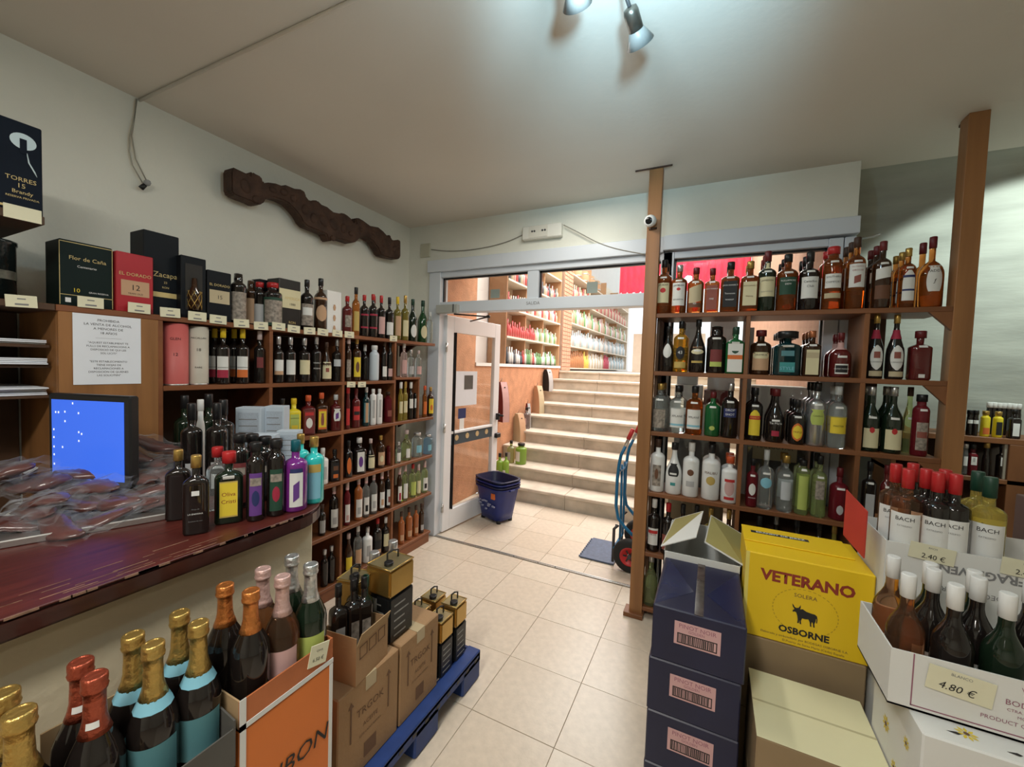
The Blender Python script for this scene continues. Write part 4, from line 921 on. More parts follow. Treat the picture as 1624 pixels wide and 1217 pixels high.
for k, (z, n) in enumerate(((1.62, 3), (1.545, 4), (1.43, 5))):
    pm = B()
    for i in range(n): pm.box(-2.56, -2.24 - rnd.uniform(0, .03), .44 - rnd.uniform(0, .14), .61, z + .001 + i * .006, z + .0055 + i * .006)
    tag(pm.build('paper_stack', PAPERW), '%s stack of loose papers beside the brown side panel' % ('upper', 'middle', 'lower')[k], 'papers', 'paper stacks')
# small high shelf with the tall gift box
t = thing('high_shelf', 'short dark shelf high on the wall carrying the tall black box', 'shelf', (-2.35, .3, 2.06))
B().box(-.26, .25, -.9, .268, -.028, 0).build('shelf_board', WOODD, t, .002)
B().box(-.26, -.24, -.9, .268, -.12, -.028).build('wall_batten', WOODD, t)
q = on(0, 36, 324, -2.097); sheet(.085, .045, 'price_tag', PAPER, t, (.253, q.y - .3, -.006), (0, 1, 0))

def gift_box(name, label, px0, px1, ptop, z, depth, mat, X, prints=(), texts=(), rz=0):
    a = on(0, px0, ptop, X); b = on(0, px1, ptop, X); h = on(0, (px0 + px1) / 2, ptop, X).z - z; w = b.y - a.y
    t = thing(name, label, 'box', (X, (a.y + b.y) / 2, z), rz)
    B().box(-depth, 0, -w / 2, w / 2, 0, h).build('carton_body', mat, t, .003)
    for y0, y1, z0, z1, m in prints: B().box(0, .0012, y0 * w, y1 * w, z0 * h, z1 * h).build('print', m, t)
    for s, y, zz, sz, m in texts: text(s, sz * w, m, t, (.0016, y * w, zz * h), (0, 1, 0))
    return t
GOLDI = M('gold_ink', (.62, .48, .20), .5, noise=.1)
LX = XF - .012
DKB = M('black_gift_box', (.007, .009, .012), .5, noise=.2, spec=.2); DKN = M('midnight_gift_box', (.006, .010, .019), .6, noise=.2, spec=.15)
gift_box('tall_gift_box', 'tall midnight blue gift box with glowing bottle picture on the high shelf', -30, 66, 188, 2.06, .16, DKN, -2.11, [(-.3, .4, .03, .055, GOLDI)],
         [('TORRES', .12, .36, .15, GOLDI), ('15', .12, .29, .16, GOLDI), ('Brandy', .14, .22, .13, GOLDI), ('RESERVA PRIVADA', .14, .16, .07, GOLDI)])
GL = M('pale_glow_print', (.55, .68, .72), .6, noise=.1)
tb = [o for o in SC.objects if o.name == 'tall_gift_box'][0]; th_ = .33
B().add([(.0012, .022 + .030 * math.cos(a), .235 + .026 * math.sin(a)) for a in [k * PI / 12 for k in range(24)]], [tuple(range(24))]).build('glow_print', GL, tb)
B().box(.0012, .0018, .014, .030, .195, .243).build('bottle_print', DKN, tb)
B().tube([(.0012, .030, .20), (.0012, .034, .17), (.0012, .046, .145), (.0012, .052, .13)], [.001, .0022, .0022, .0008], 6).build('streak_print', GL, tb)
q = on(0, 22, 465, XF - .06)
t = thing('round_tin', 'glossy dark round tin wrapped in film on the left shelf end', 'tin', (XF - .07, .475, ZL[0])); B().lathe([(0, .066), (.19, .066), (.192, .07), (.204, .07), (.206, .066)], 28).build('tin_body', M('gloss_tin', (.012, .018, .018), .12, noise=.3, nscale=20, bump=.3, bscale=18), t)
B().lathe([(.07, .0667), (.10, .0667)], 28, cap0=False, cap1=False).build('crest_band', M('crest_print', (.12, .12, .09), .4, noise=.7, nscale=40), t)
gift_box('rum_gift_box', 'dark green boxed rum with gold border on shelf above the notice', 93, 178, 386, ZL[0], .13, M('green_black_box', (.006, .014, .012), .5, noise=.2, spec=.2), LX - .02, [(-.5, .5, .965, .975, GOLDI), (-.5, .5, .17, .178, GOLDI), (-.5, -.488, .02, .975, GOLDI), (.488, .5, .02, .975, GOLDI), (-.4, -.3, .06, .13, WHITEI)],
         [('Flor de Caña', .02, .74, .135, GOLDI), ('Centenario', .0, .62, .08, WHITEI), ('10', -.2, .25, .14, LB['yellow']), ('GRAN RESERVA', .22, .24, .055, WHITEI), ('1890', .15, .09, .06, GREYI)])
gift_box('red_gift_box', 'bright red boxed rum with cream panel above the notice', 184, 243, 403, ZL[0], .11, M('red_gift_box', (.42, .022, .03), .4, noise=.1), LX - .01, [(-.38, .38, .28, .54, LB['tan'])],
         [('EL DORADO', .0, .64, .155, GOLDI), ('12', .0, .42, .26, INK), ('YEARS OLD', .0, .32, .08, INK), ('RUM', .2, .14, .12, LB['tan'])])
gift_box('tall_rum_box', 'tall black boxed rum with a gold band beside the red box', 227, 284, 370, ZL[0], .12, DKB, LX - .05, [(-.5, .5, .23, .29, GOLDI)], [('Zacapa', .1, .50, .24, GOLDI), ('23', .1, .41, .10, GOLDI), ('RON', .1, .35, .09, GOLDI)])
t = gift_box('open_gift_box', 'open black presentation box showing a gold netted rum bottle', 287, 327, 408, ZL[0], .10, DKB, LX - .01, [(-.34, .34, .14, .88, M('box_hollow', (.03, .028, .025), .8, noise=.2))])
w_ = .055
B().lathe([(.03, .024), (.11, .026), (.14, .012), (.18, .010)], 14, Matrix.Translation((.004, 0, .01))).build('netted_bottle', G['brown'], t)
nb = B()
for k in range(7):
    for s in (1, -1):
        nb.tube([Vector((.004 + .0285 * math.cos(a + k * 2 * PI / 7), .0285 * math.sin(a + k * 2 * PI / 7), .045 + .085 * i / 6)) for i, a in enumerate([s * j * .25 for j in range(7)])], .0012, 4)
nb.build('gold_netting', C['gold'], t)
gift_box('short_rum_box', 'short black boxed rum with cream label panel next to netted bottle box', 329, 367, 431, ZL[0], .10, DKB, LX - .012, [(-.42, .42, .36, .62, LB['beige'])], [('EL DORADO', .0, .72, .15, GOLDI), ('15', .0, .48, .24, INK)])
gift_box('cream_gift_box', 'black and cream boxed rum standing on the top left shelf', 443, 477, 444, ZL[0], .11, M('black_box2', (.014, .013, .012), .4, noise=.2), LX - .02, [(-.5, .5, .42, .80, LB['cream'])], [('AMERICA', .1, .62, .17, GOLDI), ('1888', .1, .5, .15, INK), ('RON', .1, .13, .15, GOLDI)])
gift_box('dark_back_box', 'plain black box standing behind the cream banded box', 412, 440, 445, ZL[0], .08, DKB, LX - .14)
t = gift_box('white_gift_box', 'white and tan patterned gift box among bottles on the top shelf', 519, 542, 462, ZL[0], .10, WHITE, LX - .02)
hx = B()
for z in (.16, .50, .84): hx.prism([(.011 * math.cos(a), .011 * math.sin(a) * 2.0) for a in [k * PI / 3 for k in range(6)]], 0, .001, frame3((0, 1, 0), (0, 0, 1), (.0012, 0, z * .20)))
hx.build('hexagon_print', LB['tan'], t)

def lrow(z, place, group, items): row(0, XF, z, PI / 2 - .45, place, group, items)
lrow(ZL[0], 'top left wall shelf', 'bottles on the top shelf of the left unit', [
    (378, 434, 25, 'stub', 'dark', 'silver', [(.06, .62, 1.2, 'pattern')], 'dark bottle with patterned wrap and silver cap', {'wide': .8}),
    (398, 445, 20, 'stub', 'brown', 'silver', [(.06, .6, 1.2, 'tan')], 'brown bottle with tan wrap, set back', {'in': .09, 'wide': .8}),
    (412, 448, 20, 'stub', 'dark', 'red', [(.1, .5, 1, 'grey')], 'dark bottle with red cap, set back', {'in': .06}),
    (433, 449, 29, 'stub', 'dark', 'red', [(.04, .66, 1.3, 'dgreen'), (.1, .6, 1.1, 'pattern')], 'large dark bottle with mottled label and red cap', {}),
    (487, 444, 20, 'std', 'dark', 'black', [(.10, .52, 1.1, 'pattern'), (.3, .45, .8, 'white')], 'bottle with blue and white map label', {}),
    (509, 442, 20, 'std', 'brown', 'black', [(.2, .5, .9, 'tan', 'oval')], 'rope netted amber rum bottle', {'collar': (.60, .64, 'tan')}),
    (551, 470, 16, 'std', 'red', 'red', [(.2, .5, .6, 'pattern')], 'dark red rum bottle', {}),
    (565, 456, 12, 'std', 'amber', 'black', [(.1, .5, .7, 'gold')], 'slim amber bottle with clear neck', {}),
    (578, 468, 14, 'std', 'dark', 'red', [(.2, .24, 1, 'crimson'), (.5, .54, 1, 'crimson')], 'dark bottle with red cap and thin red bands', {}),
    (592, 467, 14, 'std', 'dark', 'red', [(.2, .24, 1, 'crimson'), (.5, .54, 1, 'crimson')], 'second dark bottle with thin red bands', {}),
    (605, 469, 13, 'wine', 'dark', 'red', [(.1, .5, .8, 'pink')], 'dark bottle with pale pink label', {'back': 1}),
    (618, 472, 13, 'wine', 'dark', 'black', [(.1, .4, .9, 'white')], 'dark bottle with low white label', {}),
    (631, 471, 12, 'wine', 'yg', 'yellow', [(.1, .55, .8, 'tan')], 'olive bottle with yellow cap', {}),
    (643, 469, 12, 'wine', 'yg', 'gold', [(.1, .45, .8, 'cream')], 'olive wine bottle with gold foil', {}),
    (655, 475, 14, 'burg', 'dgreen', 'green', [(.1, .4, .7, 'white', 'oval')], 'dark green bottle with white oval label', {}),
    (671, 477, 15, 'burg', 'green', 'green', [(.1, .4, .7, 'cream', 'oval')], 'bright green sloping bottle', {}),
    (682, 495, 10, 'std', 'clear', 'clear', [], 'small clear decorative bottle', {}),
])
# tubes and bottles on the second shelf
def tube_tin(px0, px1, ptop, label, mat, txt):
    X = XF - .05; a, b = on(0, px0, 560, X), on(0, px1, 560, X); r = (b.y - a.y) / 2; h = on(0, (px0 + px1) / 2, ptop, X + r * .5).z - ZL[1]
    t = thing('gift_tube', label, 'tube', (X - .01, (a.y + b.y) / 2, ZL[1]), PI / 2 - .4)
    B().lathe([(0, r), (.004, r * 1.01), (h - .012, r * 1.01), (h - .012, r), (h, r)], 24).build('tube_body', mat, t); B().lathe([(0, r * 1.02), (.008, r * 1.02)], 24).build('metal_rim', STEEL, t)
    P = B()
    for s, z, sz in txt:
        me = text_mesh(s, sz, INK).copy()
        for v in me.vertices:
            th = v.co.x / (r * 1.012); v.co = Vector((math.sin(th) * (r * 1.012 + .001), -math.cos(th) * (r * 1.012 + .001), z * h + v.co.y))
        obj('lettering', me, t)
tube_tin(259, 299, 513, 'coral red cardboard gift tube on the second left shelf', M('coral_tube', (.55, .12, .11), .5, noise=.08), [('GLEN', .75, .016), ('12', .5, .02)])
tube_tin(300, 331, 518, 'cream cardboard gift tube beside the coral red one', M('cream_tube', (.52, .48, .40), .5, noise=.08), [('MACALLAN', .8, .012), ('18', .6, .02), ('RARE', .3, .012)])
lrow(ZL[1], 'second left wall shelf', 'bottles on the second shelf of the left unit', [
    (354, 521, 23, 'wine', 'dark', 'yellow', [(.12, .50, .8, 'white'), (.12, .26, .78, 'crimson')], 'port bottle, yellow cap, crimson band label', {'t': [T('SANDEMAN', .30, .28, INK)], 'back': 1, 'turn': -.1}),
    (385, 522, 22, 'wine', 'dark', 'yellow', [(.12, .50, .8, 'white'), (.12, .26, .78, 'orange')], 'port bottle, yellow cap, orange band label', {'t': [T('SANDEMAN', .30, .28, INK)], 'back': 1, 'turn': -.1}),
    (412, 525, 17, 'wine', 'dark', 'pale', [(.3, .5, .6, 'dred')], 'dark bottle with faint red print and pale cap', {}),
    (442, 534, 17, 'wine', 'dark', 'silver', [(.18, .50, .9, 'white'), (.18, .26, .85, 'tan')], 'port bottle with white and tan label', {}),
    (461, 535, 17, 'wine', 'dark', 'silver', [(.18, .50, .9, 'white')], 'port bottle with plain white label', {}),
    (483, 536, 19, 'wine', 'dark', 'silver', [(.18, .50, .9, 'cream')], 'port bottle with creamy yellow label', {}),
    (502, 534, 15, 'wine', 'dark', 'silver', [], 'dark bottle with white lettering', {'t': [T('VERMUT', .42, .4, WHITEI), T('RESERVA', .30, .36, WHITEI)]}),
    (518, 543, 17, 'slope', 'brown', 'brown', [(.08, .5, .9, 'cream'), (.25, .35, .3, 'rust')], 'brown bottle with pictorial cream label', {}),
    (535, 538, 15, 'wine', 'dark', 'silver', [(.36, .52, .9, 'silver')], 'dark bottle with silver band label', {}),
    (553, 536, 9, 'std', 'brown', 'pale', [(.1, .5, .8, 'pattern')], 'slim dark patterned bottle', {}),
    (566, 536, 14, 'std', 'brown', 'gold', [(.1, .55, .8, 'yellow'), (.2, .45, .4, 'brown', 'oval')], 'bottle with yellow picture label', {}),
    (579, 547, 12, 'squat', 'dark', 'white', [], 'dark bottle with white neck', {'in': .05}),
    (594, 548, 15, 'stub', 'paleb', 'white', [], 'pale blue ceramic looking bottle', {}),
    (610, 540, 9, 'std', 'dark', 'brown', [(.1, .35, .8, 'white')], 'slim dark bottle with low white label', {}),
    (619, 541, 9, 'std', 'dark', 'black', [(.1, .3, .8, 'pink')], 'slim dark bottle with low pink label', {}),
])
lrow(ZL[1] + .024, 'small raised shelf by the door', 'bottles on the small raised shelf of the left unit', [
    (641, 544, 10, 'std', 'pink', 'white', [(.1, .5, .8, 'pink')], 'pale pink bottle with white cap', {}),
    (652, 555, 10, 'std', 'clear', 'silver', [(.1, .4, .8, 'grey')], 'clear bottle with grey label', {}),
    (664, 556, 10, 'std', 'clear', 'pale', [(.1, .4, .8, 'pink')], 'clear bottle with pinkish label', {}),
])
lrow(ZL[2], 'third left wall shelf', 'bottles on the third shelf of the left unit', [
    (448, 632, 12, 'std', 'brown', 'black', [(.2, .5, .8, 'orange', 'oval')], 'bottle with round orange label', {}),
    (466, 632, 21, 'sq', 'yellow', 'yellow', [(.05, .6, .7, 'lime'), (.15, .32, .5, 'yellow')], 'bright yellow lemon liqueur bottle', {'t': [T('LIMONCELLO', .5, .2, INK)]}),
    (489, 627, 21, 'sq', 'red', 'orange', [(.05, .62, .8, 'dred'), (.18, .44, .5, 'white', 'oval'), (.50, .58, .7, 'red')], 'dark red bottle with white bearded face label', {}),
    (510, 623, 18, 'sq', 'brown', 'orange', [(.10, .60, .8, 'orange'), (.15, .55, .7, 'yellow'), (.2, .5, .28, 'rust', 'shield')], 'cinnamon whisky bottle with fiery yellow label', {}),
    (533, 626, 17, 'sq', 'red', 'clear', [(.28, .62, .7, 'white', 'shield'), (.34, .5, .3, 'purple', 'diag')], 'bottle with white label and purple bird', {}),
    (552, 615, 7, 'std', 'red', 'red', [(.1, .5, .8, 'red')], 'slim red labelled bottle', {}),
    (565, 616, 13, 'std', 'red', 'dred', [(.2, .55, .8, 'red'), (.33, .42, .7, 'black')], 'red bottle with black band', {}),
    (581, 614, 11, 'std', 'teal', 'silver', [(.1, .6, .8, 'teal'), (.1, .6, .4, 'tan')], 'bottle with teal and tan label', {}),
    (592, 617, 10, 'cyl', 'white', 'white', [(.2, .7, .4, 'grey')], 'tall white aluminium looking bottle', {}),
    (602, 617, 10, 'cyl', 'white', 'white', [(.2, .7, .4, 'grey')], 'twin tall white aluminium looking bottle', {}),
    (618, 621, 19, 'stub', 'ruby', 'brown', [(.2, .4, .6, 'rust')], 'wide dark reddish bottle', {}),
    (636, 606, 7, 'wine', 'wine', 'white', [(.2, .5, .8, 'cream')], 'slim white wine bottle', {}),
    (643, 605, 8, 'wine', 'wine', 'gold', [(.2, .5, .8, 'cream')], 'slim white wine bottle with gold foil', {}),
    (652, 606, 8, 'wine', 'dark', 'white', [(.3, .55, .8, 'white')], 'slim dark wine bottle with white foil', {}),
    (660, 606, 8, 'wine', 'dark', 'white', [(.3, .55, .8, 'white')], 'second slim dark wine bottle', {}),
    (674, 612, 7, 'std', 'amber', 'orange', [(.1, .5, .8, 'orange')], 'slim amber bottle with orange label', {}),
    (683, 614, 10, 'std', 'brown', 'gold', [(.1, .6, .8, 'yellow'), (.2, .4, .4, 'orange', 'oval')], 'dark bottle with bright yellow label', {}),
])
lrow(ZL[3], 'fourth left wall shelf', 'bottles on the fourth shelf of the left unit', [
    (512, 711, 18, 'can', 'white', 'white', [(.15, .5, .6, 'grey')], 'white bottle behind the turquoise one', {}),
    (531, 713, 16, 'sq', 'dark', 'black', [(.1, .6, .7, 'black'), (.12, .24, .5, 'orange'), (.36, .5, .5, 'brown')], 'black square bottle with orange print', {}),
    (553, 699, 11, 'sq', 'dark', 'black', [(.1, .55, .7, 'orange', 'oval')], 'dark bottle with orange fruit label', {}),
    (570, 694, 20, 'sq', 'dark', 'white', [(.08, .62, .6, 'white'), (.2, .5, .35, 'purple', 'oval')], 'black square bottle with white label and white cap', {}),
    (588, 696, 15, 'slope', 'dark', 'pale', [(.1, .5, .7, 'cream')], 'dark bottle with pale yellow label and pale cap', {}),
    (604, 691, 14, 'std', 'brown', 'gold', [(.1, .5, .8, 'tan'), (.2, .4, .4, 'cream', 'oval')], 'dark bottle with round tan label', {}),
    (619, 694, 12, 'std', 'red', 'clear', [(.1, .5, .6, 'dred')], 'dark reddish slim bottle', {}),
    (632, 701, 8, 'std', 'clear', 'silver', [(.1, .5, .8, 'white')], 'clear bottle with white label', {}),
    (645, 682, 16, 'burg', 'paleg', 'pale', [(.1, .4, .4, 'white')], 'pale green sloping bottle', {}),
    (662, 686, 17, 'stub', 'clear', 'silver', [(.2, .5, .5, 'lblue')], 'wide clear gin bottle', {}),
    (679, 689, 14, 'stub', 'blueclear', 'silver', [(.2, .5, .4, 'lblue')], 'light blue gin bottle', {}),
])
SY = {'collar': (.80, .86, 'pink')}
lrow(ZL[4], 'fifth left wall shelf', 'syrup bottles on the fifth shelf of the left unit', [
    (511, 800, 12, 'std', 'dark', 'brown', [(.1, .5, .8, 'grey')], 'dark bottle below the counter end', {}),
    (530, 769, 15, 'std', 'dark', 'pale', [(.08, .48, .8, 'white'), (.15, .3, .4, 'grey')], 'dark syrup bottle nearest the counter', SY),
    (551, 763, 10, 'std', 'ruby', 'pale', [(.08, .48, .8, 'white'), (.12, .24, .4, 'pink')], 'ruby syrup bottle with white label', SY),
    (569, 754, 13, 'std', 'orange', 'pale', [(.08, .48, .8, 'white'), (.15, .3, .4, 'grey')], 'amber brown syrup bottle', SY),
    (581, 753, 11, 'std', 'clear', 'pale', [(.08, .48, .8, 'white'), (.15, .3, .4, 'black')], 'clear syrup bottle', SY),
    (593, 748, 12, 'std', 'clear', 'pale', [(.08, .48, .8, 'white'), (.15, .32, .4, 'grey')], 'second clear syrup bottle', SY),
    (606, 747, 10, 'std', 'brown', 'pale', [(.08, .48, .8, 'white'), (.15, .3, .4, 'tan')], 'brown syrup bottle with orange picture', SY),
    (617, 743, 11, 'std', 'dark', 'pale', [(.08, .48, .8, 'white'), (.15, .3, .4, 'rust')], 'black syrup bottle', SY),
    (634, 741, 8, 'std', 'brown', 'pale', [(.08, .48, .8, 'white'), (.1, .3, .4, 'crimson')], 'brown syrup bottle with red berries', SY),
    (643, 736, 9, 'std', 'paleg', 'pale', [(.08, .48, .8, 'white')], 'pale green syrup bottle', SY),
    (655, 736, 11, 'std', 'paleg', 'red', [(.08, .48, .8, 'lime')], 'syrup bottle with lime green label', {}),
    (664, 736, 8, 'std', 'paleg', 'pale', [(.08, .48, .8, 'cream')], 'syrup bottle with cream label', SY),
    (674, 731, 10, 'std', 'paleg', 'pale', [(.08, .48, .8, 'white'), (.15, .3, .4, 'black')], 'pale syrup bottle with dark print', SY),
])
lrow(ZL[5], 'bottom left wall shelf', 'bottles on the bottom shelf of the left unit', [
    (515, 872, 12, 'std', 'dark', 'silver', [], 'dark bottle', {}),
    (526, 866, 12, 'std', 'dark', 'silver', [], 'second dark bottle', {}),
    (553, 846, 13, 'burg', 'brown', 'pale', [(.1, .42, .8, 'yellow')], 'brown bottle with yellow label', {}),
    (568, 834, 13, 'std', 'clear', 'white', [(.1, .46, .8, 'tan')], 'clear bottle with tan label', {}),
    (583, 836, 16, 'can', 'white', 'silver', [(.2, .5, .4, 'grey')], 'plain white bottle', {}),
    (599, 822, 14, 'std', 'dark', 'red', [(.1, .45, .8, 'black'), (.12, .22, .6, 'tan')], 'dark bottle with red cap', {}),
    (612, 820, 12, 'wine', 'dark', 'white', [(.2, .55, .8, 'cream')], 'dark bottle with cream label and white cap', {}),
    (637, 812, 10, 'std', 'orange', 'brown', [(.12, .3, .6, 'tan')], 'amber brown bottle', {}),
    (649, 805, 11, 'std', 'orange', 'brown', [(.12, .3, .6, 'tan')], 'second amber brown bottle', {}),
    (660, 802, 9, 'std', 'orange', 'brown', [(.12, .3, .6, 'tan')], 'third amber brown bottle', {}),
    (669, 799, 8, 'std', 'brown', 'brown', [(.12, .3, .6, 'grey')], 'last dark brown bottle', {}),
])

# ------------------------------------------------------------------ sales counter
ZB = 1.05
def arc2(cx, cy, r, a0, a1, n): return [(cx + r * math.cos(a0 + (a1 - a0) * k / n), cy + r * math.sin(a0 + (a1 - a0) * k / n)) for k in range(n + 1)]
top = [(-2.08, -.9), (-1.272, -.9)] + [(-1.272, .85)] + arc2(-1.43, .95, .158, -.2, PI * .5, 10) + [(-1.75, 1.16), (-2.08, 1.2)]
t = thing('sales_counter', 'dark red wooden sales counter with rounded end and plastered front', 'counter', (-1.7, .2, 0))
sh_ = [(x + 1.7, y - .2) for x, y in top]
B().prism(sh_, ZB - .055, ZB - .004).build('counter_edge', COUNTE, t, .008, 2)
B().prism([(x * .998, y * .998) for x, y in sh_], ZB - .006, ZB).build('counter_top', COUNT, t, .002)
B().box(-2.0 + 1.7, -1.335 + 1.7, -1.1, 1.05 - .2, 0, ZB - .055).build('counter_base', M('counter_plaster', (.62, .54, .38), .85, noise=.15, nscale=3, bump=.2, bscale=30), t, .01)
sc = B()
for k in range(26):
    y = rnd.uniform(.12, .75); x = -1.272 - abs(rnd.gauss(0, .05)); L_ = rnd.uniform(.02, .09); w = rnd.uniform(.0006, .0018)
    sc.box(x + 1.7 - w, x + 1.7 + w, y - .2, y - .2 + L_, ZB, ZB + .0004)
for k in range(30):
    y = rnd.uniform(.0, .95); L_ = rnd.uniform(.015, .05); sc.box(-1.2745 + 1.7, -1.271 + 1.7, y - .2, y - .2 + L_, ZB - .006, ZB - .001)
stuff(sc.build('scratches', SCUFF, t))

# monitor
a, b = Vector((-2.165, .585, 0)), Vector((-1.85, .70, 0))
t = thing('computer_monitor', 'black computer monitor showing a blue desktop on the counter', 'monitor', ((a.x + b.x) / 2, (a.y + b.y) / 2, ZB), math.atan2(b.y - a.y, b.x - a.x))
mw_ = (b - a).length; zt = .395
B().box(-mw_ / 2, mw_ / 2, 0, .035, .06, zt).build('bezel', BLACK, t, .006)
B().box(-mw_ / 2 + .018, mw_ / 2 - .024, -.0015, 0, .085, zt - .022).build('screen', SCREEN, t)
ic = B(); zr = zt - .022 - .085
for u, v in ((.30, .96), (.06, .84), (.10, .84), (.19, .85), (.38, .84), (.19, .73), (.38, .60), (.42, .58), (.38, .49), (.15, .40), (.03, .52), (.03, .40), (.03, .30), (.03, .18), (.03, .62)):
    x = -mw_ / 2 + .018 + u * (mw_ - .042); z = .085 + v * zr; ic.box(x - .0022, x + .0022, -.0022, -.0015, z - .0035, z + .0035)
ic.box(-mw_ / 2 + .02, -mw_ / 2 + .06, -.0022, -.0015, .086, .092); ic.build('screen_icons', ICON, t)
B().box(-.03, .03, .035, .06, .02, .2).build('stand_neck', BLACK, t, .004); B().lathe([(0, .10), (.012, .095)], 20, Matrix.Translation((0, .04, 0))).build('stand_base', BLACK, t)

# tray of vacuum packed cured meat
f0, f1 = Vector((-1.70, .41, 0)), Vector((-1.585, .715, 0)); dv = (f1 - f0).normalized()
t = thing('metal_tray', 'shallow steel tray under the heap of vacuum packed meats', 'tray', ((f0.x + f1.x) / 2 - .02, (f0.y + f1.y) / 2, ZB), math.atan2(dv.y, dv.x))
B().box(-.33, .20, 0, .30, 0, .006).build('tray_base', STEEL, t, .002)
b = B(); b.box(-.33, .20, -.008, 0, 0, .022).box(-.33, .20, .30, .308, 0, .022).box(.20, .208, -.008, .308, 0, .022).box(-.338, -.33, -.008, .308, 0, .022); b.build('tray_rim', STEEL, t, .003)
def wob(k, a): return math.sin(k * 12.9898 + a * 78.233) * .5
def pack(k, px, py, zc, L_, W_, H_, rz, label, tilt=0.0):
    q = on(2, px, py, zc)
    if q.x < -2.05: q = on(0, px, py, -2.05)
    t = thing('meat_package', label, 'food package', q, rz, 'vacuum packed meats on the tray')
    t.rotation_euler = (tilt, rnd.uniform(-.22, .22), rz)
    b = B(); n = 14; pr = []
    vs = []; fs = []; m = 10
    for i in range(n + 1):
        s = i / n; e = math.sin(PI * min(.98, max(.02, s))) ** .55
        for j in range(m):
            a = 2 * PI * j / m; rr = e * (1 + .18 * wob(k + i * .31, j * .7))
            vs.append(((s - .5) * L_, math.cos(a) * W_ / 2 * rr + .012 * math.sin(s * 5 + k), math.sin(a) * H_ / 2 * rr + .004 * math.sin(s * 7 + k)))
    for i in range(n):
        for j in range(m): fs.append((i * m + j, i * m + (j + 1) % m, (i + 1) * m + (j + 1) % m, (i + 1) * m + j))
    fs += [tuple(range(m))[::-1], tuple(range(n * m, n * m + m))]
    b.add(vs, fs, True).build('cured_meat', MEAT, t)
    # bag: two wrinkled films sealed along the rim
    c = B(); nx, ny_ = 18, 10
    for sgn in (1, -1):
        vs = []; fs = []
        for i in range(nx + 1):
            for j in range(ny_ + 1):
                u, v = i / nx * 2 - 1, j / ny_ * 2 - 1
                core = max(0, 1 - (u * .88) ** 4) * max(0, 1 - (abs(v) * .78) ** 2.4)
                edge = .010 * math.sin(u * 6.3 + k * 1.7) * abs(v) + .014 * math.sin(v * 4.1 + k) * abs(u) ** 3
                z = sgn * (H_ / 2 + .003) * core + edge + .0045 * math.sin(u * 17 + k * 3 + v * 4) * math.sin(v * 13 + k) * (1 if sgn > 0 else .6)
                vs.append((u * (L_ / 2 + .025), v * (W_ / 2 + .016) + .012 * math.sin((u / 2 + .5) * 5 + k), z))
        for i in range(nx):
            for j in range(ny_):
                p = i * (ny_ + 1) + j; fs.append((p, p + 1, p + ny_ + 2, p + ny_ + 1) if sgn > 0 else (p, p + ny_ + 1, p + ny_ + 2, p + 1))
        c.add(vs, fs, True)
    c.build('plastic_bag', film(), t)
packs = [  # px, py, z, length, width, height, yaw
    (30, 832, 1.075, .17, .06, .03, 1.3), (95, 836, 1.075, .17, .055, .03, .3), (150, 826, 1.075, .17, .05, .03, 1.0), (200, 806, 1.075, .17, .05, .03, .8), (240, 800, 1.075, .15, .05, .03, .9), (275, 790, 1.075, .15, .05, .03, .6),
    (55, 812, 1.10, .19, .055, .03, .2), (120, 800, 1.10, .16, .05, .03, 1.0), (180, 794, 1.10, .16, .06, .032, .5), (232, 780, 1.10, .17, .05, .03, .7),
    (70, 795, 1.125, .18, .055, .03, .1), (140, 776, 1.13, .19, .06, .035, .5), (215, 762, 1.13, .17, .055, .03, .5), (258, 757, 1.13, .15, .05, .03, .3),
    (40, 768, 1.14, .13, .06, .03, .9), (72, 765, 1.15, .12, .06, .05, 1.0), (130, 752, 1.155, .16, .06, .035, .6), (178, 745, 1.16, .15, .05, .03, .5), (235, 738, 1.16, .17, .05, .03, .35),
    (205, 722, 1.18, .19, .05, .03, .5), (245, 705, 1.195, .19, .05, .03, .55), (20, 745, 1.13, .11, .07, .04, .4)]
lk = ['reddish', 'dark', 'long', 'curled', 'flat', 'glossy', 'crumpled', 'small', 'thick', 'bent', 'tied', 'folded', 'wide', 'slim', 'pale edged', 'rounded', 'upright', 'creased', 'twisted', 'shiny', 'long pale edged', 'puffy']
wh = ['lowest layer of the pile', 'middle layer of the pile', 'upper layer of the pile', 'top of the pile']
for k, p in enumerate(packs):
    lay = 0 if k < 6 else 1 if k < 10 else 2 if k < 14 else 3
    pack(k, p[0], p[1], p[2], p[3] * 1.05, p[4] * 1.4, p[5] * 1.0, p[6], '%s vacuum packed cured meat, %s on the tray' % (lk[k], wh[lay]), .25)
tag(B().box(-.05, .05, -.03, .03, 0, .002).build('paper_note', PAPERW, None, mw=Matrix.Translation(on(2, 50, 742, 1.12)) @ Matrix.Rotation(.6, 4, 'X')), 'white paper note stuck in the meat pile by the monitor', 'note')
tag(B().box(-.018, .018, -.002, .002, 0, .035).build('sticky_note', PAPER, None, mw=Matrix.Translation(on(2, 61, 738, 1.13)) @ Matrix.Rotation(.3, 4, 'Z')), 'small beige card standing below the monitor', 'note')

